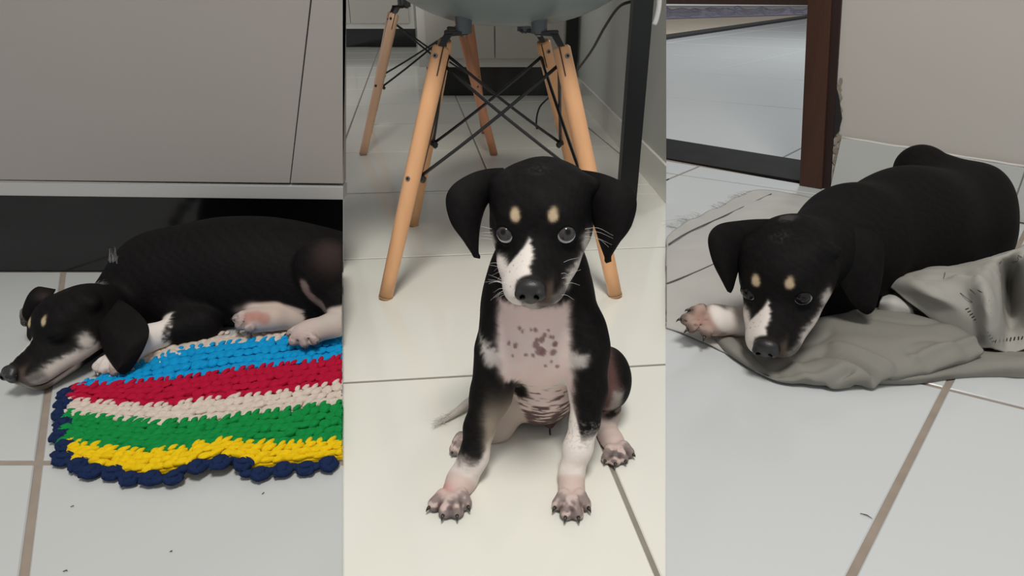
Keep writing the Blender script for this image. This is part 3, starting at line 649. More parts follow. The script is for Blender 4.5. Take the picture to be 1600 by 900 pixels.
# ------------------------------------------------------------------ the puppy sitting in front of the grey chair
def puppy_sitting():
    Rm = np.array([[-0.9861, -0.1379, -0.0932], [0.1563, -0.9597, -0.2335], [-0.0572, -0.2448, 0.9679]]); t = np.array([0.0232, 0.5643, 0.2909]); s = 1.0
    root = empty('puppy', (.035, .64, 0)); tag(root, 'black and white puppy sitting upright on the tiles, looking up, floppy ears held out', 'dog')
    F = Field((-.16, .44, -.004), (.22, .84, .36), .0017)
    put_head(F, Rm, t, s)
    # neck, chest, belly, rump
    F.put(cap(W(845, 345, .630), W(842, 440, .640), .036, .046), .03)
    F.put(cap(W(842, 430, .645), W(843, 520, .650), .048, .056), .03)
    F.put(ell(W(840, 520, .640), (.058, .058, .062)), .03)
    F.put(ell(W(843, 590, .672), (.050, .055, .060)), .03)
    F.put(ell(W(850, 606, .640), (.037, .040, .036)), .02)
    F.put(ell((.040, .700, .066), (.048, .062, .060)), .03)
    F.put(ell((.042, .742, .060), (.056, .050, .060)), .03)
    F.put(cap(W(840, 470, .66), (.04, .75, .10), .050, .050), .04)
    for x in (786, 916): F.put(ell(W(x, 530, .610), (.024, .028, .036)), .02)
    # front legs
    LF_ = [cap(W(779, 552, .597), W(767, 618, .588), .0265, .0215), cap(W(767, 618, .588), W(749, 668, .572), .0205, .0155), cap(W(749, 668, .572), W(741, 712, .556), .0150, .0138), cap(W(741, 712, .556), W(722, 750, .545), .0142, .0165)]
    RF_ = [cap(W(916, 552, .597), W(919, 612, .588), .0245, .0195), cap(W(919, 612, .588), W(914, 658, .574), .0185, .0145), cap(W(914, 658, .574), W(903, 700, .560), .0142, .0150), cap(W(903, 700, .560), W(893, 738, .549), .0130, .0122)]
    for p in LF_ + RF_: F.put(p, .012)
    # paws
    T = []
    def mkpaw(wr, kn, tips, r, rk):
        tp_ = [Wz(x, y, r * .95) for x, y in tips]; paw(F, wr, kn, tp_, [r] * len(tips), rk)
        for q in tp_: T.append((q, np.array(q) - np.array(kn)))
    mkpaw(W(722, 750, .545), W(713, 768, .530), [(679, 788), (696, 799), (714, 799), (727, 786)], .0074, .0150)
    mkpaw(W(893, 738, .549), W(893, 768, .532), [(872, 788), (885, 802), (902, 802), (914, 788)], .0070, .0148)
    # hind legs
    HR = [ell(W(950, 590, .665), (.028, .045, .036)), cap(W(945, 640, .66), W(938, 655, .655), .020, .015), cap(W(936, 652, .655), W(955, 690, .618), .0145, .0145)]
    HL = [ell(W(795, 600, .67), (.034, .045, .034)), cap(W(803, 618, .64), W(778, 668, .63), .024, .0165), cap(W(778, 665, .63), W(738, 692, .622), .0165, .0135)]
    for p in HR + HL: F.put(p, .014)
    mkpaw(W(955, 690, .618), W(960, 697, .607), [(948, 716), (961, 720), (974, 716), (983, 707)], .0066, .0130)
    mkpaw(W(738, 692, .622), W(730, 692, .617), [(712, 702), (716, 692)], .0078, .0135)
    # root of ears
    F.put(cap(to_w(( .036, -.034, .026), Rm, t), to_w(( .052, -.036, .024), Rm, t), .010, .006), .012)
    F.put(cap(to_w((-.036, -.034, .026), Rm, t), to_w((-.052, -.036, .024), Rm, t), .010, .006), .012)
    F.put(cap(W(857, 650, .640), W(860, 664, .632), .009, .0045), .006)
    F.F = np.maximum(F.F, -(F.ax[2] - .0004)[None, None, :].astype(np.float32))
    V, Q = finish(F); N = normals(V, Q); col = base_col(V)
    n1 = nz(V, 260) * .0014 + nz(V, 1100, 1) * .0008; n2 = nz(V * [1, 1, .25], 900, 2) * .0022
    front = sm(.655 - V[:, 1], .006) * sm(-N[:, 1] - .02, .15)
    def flat(px, Y=.60): return [tuple(W(x, y, Y)[[0, 2]]) for x, y in px]
    # perspective-free frontal plan of the chest, in room X and height
    XZ = V[:, [0, 2]] + np.stack([n1 * .8, n2], 1)
    body = sm(.245 - V[:, 2], .002) if False else np.ones(len(V))
    chest = flat([(780, 470), (888, 470), (887, 540), (892, 570), (890, 598), (893, 640), (885, 700), (820, 690), (797, 640), (797, 590), (786, 565), (780, 535)], .60)
    legs = np.minimum.reduce([dist(p, V) for p in LF_ + RF_])
    m = sm(polyd(XZ, chest), .004) * front
    low = sm(.235 - V[:, 2], .006)
    col = mixc(col, (.86, .67, .62), m * low)
    ht = np.clip((V[:, 2] - .03) / .10, 0, 1); col = mixc(col, WHITE, m * low * .45 * sm(nz(V, 200, 3), .5) * (1 - sm(V[:, 2] - .17, .01)))
    # mottled stripes on the lower belly
    st = nz(V * [.45, .45, 2.3], 330, 4); col = mixc(col, (.15, .10, .095), m * sm(st + .30 - (V[:, 2] - .045) * 22, .2) * sm(.105 - V[:, 2], .012))
    blk = flat([(786, 575), (800, 575), (822, 600), (828, 622), (812, 632), (792, 612)], .60); col = mixc(col, BLACK, sm(polyd(XZ, blk), .003) * front)
    # spots on the chest
    for x, y, r in [(795, 521, 2.2), (806, 524, 3.2), (801, 537, 2), (829, 503, 2), (836, 524, 5), (842, 533, 6), (847, 535, 5), (838, 517, 3), (845, 517, 4), (849, 511, 3), (858, 513, 2.5), (863, 514, 2.5), (866, 524, 4), (863, 536, 4.5), (866, 524, 3), (811, 502, 2.5), (816, 506, 2), (832, 540, 3), (821, 539, 2.5), (860, 550, 2), (851, 556, 2.2), (869, 559, 3), (836, 503, 3), (855, 504, 2)]:
        c = W(x, y, .60)[[0, 2]]; d = np.linalg.norm((V[:, [0, 2]] + n1[:, None] * .5 - c) / [1, 1.15], axis=1); col = mixc(col, (.27, .15, .15), sm(r * .00066 * 1.15 - d, .0007) * front * .85)
    # white feathering beside the chest
    for px in ([(748, 532), (782, 540), (784, 566), (760, 560)], [(885, 545), (918, 548), (914, 560), (886, 572)]):
        col = mixc(col, WHITE, sm(polyd(XZ + np.stack([n2, -n1], 1) * .8, flat(px, .585)) - .001, .004) * front * .62)
    # white socks: follow each leg
    def leg_mask(ps, extra=.006): return sm(extra - np.minimum.reduce([dist(p, V) for p in ps]), .002)
    Lm = leg_mask(LF_, .010) * (V[:, 0] < .01); Rml = leg_mask(RF_, .010) * (V[:, 0] > .03)
    zw = W(735, 696, .56)[2]; inner = (V[:, 0] - W(757, 640, .575)[0])
    col = mixc(col, WHITE, Lm * sm(zw - V[:, 2] + n1 * 2.2 + np.clip(inner, -.006, .012) * 1.6, .006) * sm(.62 - V[:, 1], .01))
    col = mixc(col, (.40, .33, .26), Lm * sm(inner * 1.0 - .001 + n1, .006) * sm(.085 - V[:, 2], .02) * sm(V[:, 2] - zw, .01) * .8)
    zw2 = W(912, 662, .565)[2]; inn2 = W(903, 640, .57)[0] - V[:, 0]
    col = mixc(col, WHITE, Rml * sm(zw2 - V[:, 2] + n1 * 1.5 + np.clip(inn2, -.003, .012) * 3.4, .004) * sm(.62 - V[:, 1], .01) * sm(.115 - V[:, 2], .008))
    col = mixc(col, (.30, .28, .26), Rml * sm(.5 - np.abs(nz(V, 500, 6)) * 3, .4) * sm(V[:, 2] - zw2 + .02, .006) * .5 * sm(.115 - V[:, 2], .008) * sm(zw2 + .004 - V[:, 2], .004))
    # hind legs: pale inner thigh and paws
    hl = leg_mask(HL[1:], .008) * sm(V[:, 1] - .60, .004) * (V[:, 0] < .02); col = mixc(col, (.56, .47, .41), hl)
    hz = W(930, 640, .655)[2]; hr = leg_mask(HR[1:], .012) * (V[:, 0] > .075); col = mixc(col, (.52, .43, .38), hr * sm(hz - V[:, 2] + n1, .003))
    d = polyd(XZ, flat([(940, 575), (960, 570), (965, 600), (948, 640), (938, 640)], .635)); col = mixc(col, (.16, .085, .075), sm(d, .006) * (V[:, 0] > .085) * .8)
    d = polyd(XZ, flat([(958, 600), (972, 605), (966, 628), (945, 640)], .635)); col = mixc(col, (.45, .40, .36), sm(d, .004) * (V[:, 0] > .085) * .7)
    paws = np.min([dist(cap(q - dv, q, .017, .0085), V) for q, dv in T], 0); col = mixc(col, (.62, .49, .44), sm(.004 - paws, .003))
    pw = sm(.036 - V[:, 2], .004) * ((V[:, 1] < .60) | (V[:, 0] < -.04) | (V[:, 0] > .095))
    col = mixc(col, (.60, .46, .42), pw * sm(nz(V, 260, 2) - .1, .3) * .25)
    for q, dv in T:
        dd = np.linalg.norm(V - q, axis=1); col = mixc(col, (.15, .125, .12), sm(.0125 - dd + nz(V, 600, 5) * .002, .003) * .75 * sm(nz(V, 330, 7) + .35, .25))
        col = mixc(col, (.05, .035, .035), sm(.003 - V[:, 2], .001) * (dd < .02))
    for k, (i, j) in enumerate(((0, 1), (1, 2), (2, 3), (4, 5), (5, 6), (6, 7), (8, 9), (9, 10), (10, 11))):   # dark clefts between the toes
        mid = (T[i][0] + T[j][0]) / 2; bk = mid - (T[i][1] + T[j][1]) * .22; dd = dist(cap(mid, bk, .0012, .0012), V * [1, 1, .55] + [0, 0, mid[2] * .45]); col = mixc(col, (.10, .04, .036), sm(.0022 - dd, .0012) * .85)
    dd = np.linalg.norm(V - W(697, 776, .522), axis=1); col = mixc(col, (.55, .20, .19), sm(.0135 - dd, .006) * .75)
    dd = dist(cap(W(857, 652, .636), W(860, 664, .632), .009, .006), V); col = mixc(col, (.09, .05, .05), sm(-dd + .002, .002))
    col = paint_head(col, V, Rm, t, s)
    b = coat_mesh('body', V, Q, col, M['coat'], root)
    make_nose(Rm, t, s, root)
    make_eye(0, Rm, t, s, (.24, .78, .60), root); make_eye(1, Rm, t, s, (-.36, .76, .60), root)
    ec = lambda c, V_: c
    ear([(W(788, 262, .612), W(772, 312, .600)), (W(765, 263, .600), W(763, 318, .590)), (W(738, 270, .588), W(757, 330, .580)), (W(708, 288, .576), W(752, 348, .572)), (W(696, 312, .570), W(749, 368, .567)), (W(704, 348, .566), W(748, 385, .563)), (W(724, 376, .562), W(748, 395, .560)), (W(736, 394, .560), W(750, 400, .558)), (W(740, 402, .558), W(750, 404, .557))], root)
    ear([(W(893, 264, .612), W(915, 318, .600)), (W(915, 266, .600), W(920, 328, .590)), (W(945, 272, .588), W(925, 345, .580)), (W(978, 288, .576), W(931, 362, .572)), (W(995, 312, .570), W(936, 380, .567)), (W(988, 350, .566), W(941, 394, .563)), (W(968, 380, .562), W(944, 402, .560)), (W(957, 398, .560), W(944, 408, .558)), (W(956, 409, .558), W(947, 412, .557))], root)
    for k, (q, dv) in enumerate(T):
        dv = np.array([dv[0], dv[1], 0]); claw(q + unit(dv) * .0058 + [0, 0, .0010], unit(dv), .0020, .0058 if k < 8 else .0035, root)
    tl = catmull([Wz(800, 600, .02), Wz(745, 622, .012), Wz(715, 642, .008), Wz(690, 658, .005)], 5)
    o = MB().tube(tl, list(np.linspace(.009, .0028, len(tl))), 12).build('tail', M['taupe'], root, smooth=True)
    hairs('tail_hair', [[tl[int(len(tl) * f)] + rng.normal(size=3) * .002, tl[min(len(tl) - 1, int(len(tl) * f) + 3)] + rng.normal(size=3) * .003, tl[-1] + unit(tl[-1] - tl[-4]) * rng.uniform(.004, .018) + rng.normal(size=3) * .003 + [0, 0, .003]] for f in rng.uniform(.4, .95, 60)], 'hair', root, .0003)
    hairs('belly_hair', [[W(860, 664, .632), W(859 + k, 674, .630), W(861 + k * .5, 687, .629)] for k in (-1, 0, 1)], 'black', root, .0009)
    wk = []
    for q, n in ((1, 16), (-1, 6)):
        for k in range(n):
            a = np.array((q * rng.uniform(.017, .022), rng.uniform(.03, .056), rng.uniform(-.040, -.020))); l = rng.uniform(.016, .032) if q > 0 else rng.uniform(.012, .024)
            o_ = unit((q * 1.0, rng.uniform(-.5, .2), rng.uniform(-.5, .5))); wk.append([to_w(p, Rm, t, s) for p in (a, a + o_ * l * .55 + [0, 0, .001], a + o_ * l - [0, 0, .006 * rng.uniform(0, 1.3)])])
    for q in (1, -1):
        for k in range(4): a = np.array((q * .044, -.004, -.016 + .004 * k)); wk.append([to_w(p, Rm, t, s) for p in (a, a + [q * .012, .002, rng.uniform(-.004, .004)], a + [q * .026, .004, rng.uniform(-.012, .008)])])
    hairs('whiskers', wk, 'hair', root, .0002)['kind'] = 'stuff'
    rebase(root)
def to_w(p, Rm, t, s=1.): return Rm @ np.array(p, float) * s + t
M['taupe'] = mat('tail_fur', (.55, .50, .44), .7, noise=(60, .3), bump=(300, .4, .002))
puppy_sitting()
# ------------------------------------------------------------------ the puppy asleep on the striped rug
def clawset(T, parent, r=.0021, l=.0075, up=.002):
    for q, dv in T: dv = np.array([dv[0], dv[1], 0]); claw(q + unit(dv) * .006 + [0, 0, up], unit(dv), r, l, parent)
def puppy_sleeping():
    Rm = np.array([[-0.8784, -0.3896, -0.2768], [0.3896, -0.9190, 0.0570], [-0.2767, -0.0577, 0.9592]]); t = np.array([-.628, .772, .0625]); s = 1.05
    root = empty('puppy', (-.35, .93, 0)); tag(root, 'black and white puppy asleep on the striped rug before the grey cabinet', 'dog')
    F = Field((-.78, .66, -.004), (-.08, 1.112, .215), .0019)
    put_head(F, Rm, t, s, True)
    F.put(cap(W(152, 505, .87), W(215, 468, .93), .044, .058), .025)
    F.put(ell(W(262, 438, .945), (.085, .085, .082)), .03)
    F.put(ell(W(350, 425, .955), (.095, .088, .088)), .04)
    F.put(ell(W(430, 425, .962), (.095, .090, .088)), .04)
    F.put(ell(W(510, 440, .965), (.085, .088, .085)), .04)
    F.put(ell(W(580, 455, .975), (.075, .085, .078)), .04)
    # thigh over the belly
    F.put(ell(W(515, 430, .900), (.056, .040, .060)), .006)
    F.put(cap(W(545, 470, .885), W(585, 500, .87), .040, .028), .01)
    # elbow and forearm
    EL = [cap(W(265, 470, .90), W(310, 505, .865), .040, .030), cap(W(318, 506, .862), W(285, 512, .852), .026, .022)]
    FA = [cap(W(290, 512, .850), W(232, 528, .815), .0215, .0180), cap(W(232, 528, .815), W(192, 562, .775), .0175, .0155)]
    for p in EL + FA: F.put(p, .010)
    T = []
    def mkpaw(wr, kn, tips, r, rk):
        tp_ = [np.array(q, float) for q in tips]; paw(F, wr, kn, tp_, [r] * len(tips), rk)
        for q in tp_: T.append((q, q - np.array(kn)))
    mkpaw(W(192, 562, .775), W(176, 566, .765), [W(154, 573, .757), W(163, 577, .750), W(180, 579, .748)], .0082, .0145)
    # far fore paw just showing beside the far ear
    mkpaw(W(60, 500, .89), W(48, 498, .87), [W(40, 494, .855), W(41, 503, .848)], .0075, .011)
    # hind feet
    H1 = [cap(W(470, 500, .885), W(430, 497, .868), .018, .0165)]; H2 = [cap(W(575, 495, .86), W(520, 508, .838), .022, .0175), cap(W(520, 508, .838), W(488, 518, .828), .0175, .0180)]
    for p in H1 + H2: F.put(p, .008)
    F.put(cap(W(430, 497, .868), W(402, 500, .862), .018, .018), .008)
    mkpaw(W(420, 499, .866), W(395, 500, .858), [W(372, 498, .856), W(376, 508, .848), W(390, 512, .842)], .0085, .017)
    mkpaw(W(488, 518, .828), W(475, 522, .820), [W(456, 522, .818), W(459, 532, .810), W(476, 535, .806), W(490, 531, .808)], .0082, .017)
    F.put(cap(to_w((-.036, -.034, .026), Rm, t, s), to_w((-.050, -.036, .020), Rm, t, s), .011, .008), .012)
    F.put(cap(to_w((.036, -.034, .026), Rm, t, s), to_w((.052, -.036, .024), Rm, t, s), .010, .006), .012)
    F.F = np.maximum(F.F, -(F.ax[2] - .0006)[None, None, :].astype(np.float32)); F.half(NL, EYE - NL * .0012)
    V, Q = finish(F); col = base_col(V); n1 = nz(V, 260) * .0016 + nz(V, 1100, 1) * .0009
    def near_(ps): return np.minimum.reduce([dist(p, V) for p in ps])
    xe = W(290, 512, .85)[0]
    col = mixc(col, WHITE, sm(.006 - near_(FA), .002) * sm(xe - .012 - V[:, 0] + n1 * 2.2, .003))
    hm = sm(.008 - near_(H1 + [cap(W(430, 497, .868), W(402, 500, .862), .018, .018)]), .002); col = mixc(col, (.52, .42, .36), hm * sm(W(478, 500, .88)[0] - V[:, 0] + n1 * 3, .004))
    hm = sm(.008 - near_(H2), .002); col = mixc(col, (.50, .43, .38), hm)
    for k, (q, dv) in enumerate(T):
        dd = np.linalg.norm(V - q, axis=1); col = mixc(col, (.50, .40, .37), sm(.017 - dd, .004) * .8 * (k not in (3, 4)))
        kn = q - dv; dk = np.linalg.norm(V - kn, axis=1); col = mixc(col, (.52, .42, .38), sm(.024 - dk, .004) * .85)
    for k, (q, dv) in enumerate(T):
        dd = np.linalg.norm(V - q, axis=1); col = mixc(col, (.10, .085, .08), sm(.0095 - dd + nz(V, 600, 5) * .002, .003) * .6 * sm(nz(V, 330, 7) + .25, .3))
    for c, r in ((W(385, 494, .842), .011), (W(400, 492, .846), .010), (W(413, 498, .85), .009)): col = mixc(col, (.42, .20, .16), sm(r - np.linalg.norm(V - c, axis=1), .004) * .8)
    # pale rim of the thigh and its small bald spots
    tc_ = W(515, 430, .900); rim = np.abs(dist(ell(tc_, (.056, .040, .060)), V))
    q = catmull([W(470, 445, .862), W(480, 462, .862), W(500, 480, .862), (W(530, 492, .862))], 6); dd = np.minimum.reduce([np.linalg.norm(V - p, axis=1) for p in q]); col = mixc(col, (.30, .22, .19), sm(.008 - dd + n1, .003) * .75)
    col = mixc(col, (.05, .032, .030), sm(.03 - np.linalg.norm(V - W(515, 395, .862), axis=1), .02) * .7)
    col = mixc(col, (.26, .21, .15), sm(.0055 - np.linalg.norm(V - W(490, 409, .857), axis=1), .002) * .8)
    for p, a in ((W(180, 400, .91), (6, -22)), (W(152, 443, .88), (12, -6))):
        pass
    col = paint_head(col, V, Rm, t, s)
    coat_mesh('body', V, Q, col, M['coat'], root); make_nose(Rm, t, s, root)
    # near ear hangs forward over the paw, far ear folded up
    ear([(W(150, 455, .850), W(142, 486, .812)), (W(172, 461, .838), W(148, 506, .790)), (W(196, 472, .822), W(155, 528, .772)), (W(217, 488, .804), W(162, 548, .760)), (W(231, 506, .788), W(170, 563, .752)), (W(233, 524, .775), W(177, 575, .746)), (W(224, 548, .762), W(184, 581, .743)), (W(211, 570, .752), W(191, 585, .741)), (W(203, 580, .747), W(197, 585, .741))], root, bulge=.014, bdir=(-.4, -1, .35))
    def pinkin(col, V_):
        return mixc(col, (.16, .10, .09), sm(.012 - np.linalg.norm(V_ - W(60, 458, .845), axis=1), .006) * .95)
    ear([(W(88, 452, .87), W(80, 478, .855)), (W(72, 449, .868), W(66, 484, .85)), (W(58, 448, .865), W(54, 492, .845)), (W(46, 458, .86), W(45, 499, .842)), (W(41, 474, .856), W(41, 500, .842)), (W(40, 488, .85), W(41, 499, .843))], root, bulge=.006, bdir=(-.3, -1, .2), colf=pinkin)
    for k, (q, dv) in enumerate(T): dv = unit(dv); claw(q + dv * .0055, dv, .0018, .006, root)
    wk = []
    for k in range(9):
        a = np.array((.040, rng.uniform(-.012, .004), rng.uniform(-.02, .0))); wk.append([to_w(p, Rm, t, s) for p in (a, a + [.014, .004, rng.uniform(0, .008)], a + [.030, .006, rng.uniform(-.004, .02)])])
    hairs('whiskers', wk, 'hair', root, .00018)['kind'] = 'stuff'
    tf = []
    for c, d, n in ((W(178, 408, .880), (10, -22), 16), (W(143, 452, .850), (22, -12), 60)):
        for k in range(n):
            p = c + rng.normal(size=3) * [.004, .003, .002]; e = W(0, 0, 1); dv = np.array((d[0] * .001, -.004, -d[1] * .001)) * rng.uniform(.5, 1.1); tf.append([p, p + dv * .5 + rng.normal(size=3) * .0004, p + dv + rng.normal(size=3) * .0012])
    hairs('neck_tuft', tf, 'hair', root, .0002)['kind'] = 'stuff'
    rebase(root)
puppy_sleeping()

# ------------------------------------------------------------------ the crocheted rug
def striped_rug():
    root = empty('rug', tuple(Wz(320, 640))); tag(root, 'crocheted striped rag rug in blue, red, cream, green and yellow with navy scalloped border', 'rug')
    Zr = .010
    L_ = lambda pts: [Wz(x, y, Zr)[:2] for x, y in pts]
    lines = [L_([(214, 548), (284, 533), (360, 522), (444, 508), (536, 494), (570, 490)]),      # far edge of the cream row
             L_([(138, 595), (200, 577), (284, 545), (360, 535), (444, 528), (536, 515), (570, 511)]),
             L_([(118, 602), (200, 597), (270, 591), (330, 583), (400, 573), (470, 566), (536, 558), (570, 555)]),
             L_([(104, 625), (160, 629), (200, 635), (260, 632), (300, 627), (400, 617), (470, 608), (536, 597), (570, 593)]),
             L_([(104, 645), (150, 652), (250, 661), (350, 653), (400, 645), (470, 637), (536, 628), (570, 623)]),
             L_([(102, 690), (150, 698), (220, 707), (290, 706), (340, 694), (400, 696), (460, 692), (536, 686), (570, 683)]),
             L_([(106, 714), (150, 722), (220, 735), (290, 731), (350, 717), (400, 724), (460, 716), (536, 708), (570, 705)])]
    def at_(line, t_):
        P = np.array(line); d = np.r_[0, np.cumsum(np.linalg.norm(np.diff(P, axis=0), axis=1))]; u = t_ * d[-1]; return np.array([np.interp(u, d, P[:, 0]), np.interp(u, d, P[:, 1])])
    def lift(p):      # the near edge buckles up off the floor in one place
        c = Wz(330, 728)[:2]; d2 = ((p[0] - c[0]) / .045) ** 2 + ((p[1] - c[1]) / .03) ** 2; return .010 * math.exp(-d2)
    cols = [('cream', (.60, .50, .42), 2), ('blue', (.005, .29, .60), 4), ('red', (.43, .006, .035), 4), ('cream', (.64, .54, .46), 3), ('green', (.006, .235, .050), 5), ('yellow', (.78, .52, .006), 3)]
    # backing cloth: what shows between stitches
    mats = {}
    for n_, c in (('cream', (.62, .53, .45)), ('blue', (.005, .29, .60)), ('red', (.43, .006, .035)), ('green', (.006, .235, .050)), ('yellow', (.78, .52, .006)), ('navy', (.010, .022, .070))):
        mats[n_] = mat('rag_' + n_, c, .85, .12, noise=(160, .22), bump=(420, .5, .001))
    # stitch shapes: a fat twisted loop with a creased back and a pointed free end
    shapes = []
    r2 = np.random.default_rng(3)
    for k in range(7):
        bm = bmesh.new(); bmesh.ops.create_icosphere(bm, subdivisions=3, radius=1); vs_ = np.array([v.co[:] for v in bm.verts]); fs = [[v.index for v in f.verts] for f in bm.faces]; bm.free()
        x, y, z = vs_.T.copy(); tip = r2.uniform(.15, .5)
        y = y * (1 - .35 * x) ; y += .45 * np.maximum(0, x) ** 1.5 * r2.uniform(.5, 1.3); z = z * (1 - .25 * np.abs(x)) 
        cr = np.exp(-((y - .25 * x - r2.uniform(-.2, .2)) / .13) ** 2) * .30 + np.exp(-((y + .35 * x + .5) / .10) ** 2) * .18; z = z - cr * (z > 0)
        q = np.stack([x, y, z], 1) * (1 + .10 * nz(vs_ + k, 3.5)[:, None] + .07 * np.abs(nz(vs_ * [.5, 1.6, 1.] + 2 * k, 7)[:, None])); shapes.append((q, np.array(fs)))
    def stitch(b, p, ang, l, w_, h, k, z0):
        q, fs = shapes[k % 7]; c, s_ = math.cos(ang), math.sin(ang); tw = rng.uniform(-.25, .25)
        X = q[:, 0] * l; Y = q[:, 1] * w_; Z = q[:, 2] * h + X * tw * .35
        V = np.stack([p[0] + X * c - Y * s_, p[1] + X * s_ + Y * c, np.maximum(z0 + Z, .0006)], 1); n = sum(len(a) for a in b[0]); b[0].append(V); b[1].append(fs + n)
    def emit(name, b, m):
        V = np.concatenate(b[0]); Fc = np.concatenate(b[1]); d = V @ NL - NL[2] * .5
        keep = (d[Fc].max(1) < -.0005); 
        o = mesh(name, V, Fc[keep], m, root, True); return o
    for si, (nm, c, rows) in enumerate(cols):
        b = ([], []); a_, b_ = lines[si], lines[si + 1]
        for r_ in range(rows):
            f = (r_ + .5) / rows; L0 = np.linalg.norm(at_(a_, 0) - at_(a_, 1)); n = int(L0 / .0118)
            for i in range(n + 1):
                t_ = (i + (.5 if r_ % 2 else 0)) / n; p = at_(a_, t_) * (1 - f) + at_(b_, t_) * f; q = at_(a_, min(1, t_ + .02)) * (1 - f) + at_(b_, min(1, t_ + .02)) * f; p0 = at_(a_, max(0, t_ - .02)) * (1 - f) + at_(b_, max(0, t_ - .02)) * f
                an = math.atan2(q[1] - p0[1], q[0] - p0[0]); rw = np.linalg.norm(at_(a_, t_) - at_(b_, t_)) / rows
                p = p + rng.normal(size=2) * .0011; top = r_ == 0
                stitch(b, p, an + rng.uniform(-.15, .65) + (.25 if top else 0), .0088 * rng.uniform(.9, 1.15), rw * .45 * rng.uniform(.8, 1.25), .0042 * rng.uniform(.7, 1.35), int(rng.integers(7)), .0075 + lift(p))
                if top:   # the spiky free loops that bite into the stripe behind
                    up_ = np.array([-math.sin(an), math.cos(an)]); e = p + up_ * rw * .62 + np.array([.003, 0]) * rng.uniform(-1, 1)
                    stitch(b, e, an + rng.uniform(.7, 1.15), .0062 * rng.uniform(.7, 1.3), .0030, .0030, int(rng.integers(7)), .0098 + lift(p))
        o = emit('stripe', b, mats[nm]); o['label'] = nm + ' stripe'
        # soft fill under the stitches
        g = 40; V = []; Fq = []
        for k, ln in enumerate((a_, b_)):
            for i in range(g + 1): p = at_(ln, i / g); V.append((p[0], p[1], .0052 + lift(p)))
        for i in range(g): Fq.append((i, g + 1 + i, g + 2 + i, i + 1))
        V = np.array(V); Fq = np.array(Fq); d = V @ NL - NL[2] * .5; Fq = Fq[d[Fq].max(1) < 0]
        mm = mesh('stripe_ground', V, Fq, mats[nm], o); md = mm.modifiers.new('t', 'SOLIDIFY'); md.thickness = .0045
    # navy border: one knot per scallop, round the left and the near side
    pth = [(112, 606), (100, 622), (96, 645), (97, 672), (98, 698), (100, 712), (122, 727), (150, 735), (185, 741), (220, 748), (256, 749), (290, 741), (322, 735), (352, 727), (380, 730), (408, 738), (440, 735), (470, 729), (500, 728), (530, 722), (552, 720)]
    P = catmull([Wz(x, y, .008) for x, y in pth], 8); P = np.array(P); d = np.r_[0, np.cumsum(np.linalg.norm(np.diff(P, axis=0), axis=1))]; step = .0245; n = int(d[-1] / step); protos = []
    for k in range(3):
        bq = ([], [])
        for j in range(5): a = j / 5 * 6.28 + .4 * k; stitch(bq, (math.cos(a) * .0056, math.sin(a) * .0056), a + 1.2 + rng.uniform(-.4, .4), .0088, .0045, .0050, j + k, .0066 + .001 * (j % 2))
        stitch(bq, (0, 0), .5 * k, .0075, .0050, .0046, k, .0105); stitch(bq, (-.012, 0), .1, .0085, .0042, .0042, k + 2, .0068)
        me = bpy.data.meshes.new('border_knot'); me.from_pydata(np.concatenate(bq[0]).tolist(), [], np.concatenate(bq[1]).tolist()); me.polygons.foreach_set('use_smooth', [True] * len(me.polygons)); me.materials.append(mats['navy']); protos.append(me)
    for i in range(n):
        u = (i + .5) * step; p = np.array([np.interp(u, d, P[:, k]) for k in range(3)]); q = np.array([np.interp(u + .004, d, P[:, k]) for k in range(3)]); an = math.atan2(q[1] - p[1], q[0] - p[0])
        nrm = np.array([math.sin(an), -math.cos(an), 0]); p = p + nrm * .002 * (-1) ** i
        if p @ NL - NL[2] * .5 > -.016: continue
        o = bpy.data.objects.new('border_knot', protos[i % 3]); C.objects.link(o); o.parent = root; o.location = (p[0], p[1], lift(p)); o.rotation_euler = (0, 0, an + rng.uniform(-.2, .2)); o.scale = (1.08, .95 + .2 * rng.random(), 1)
    rebase(root)
striped_rug()
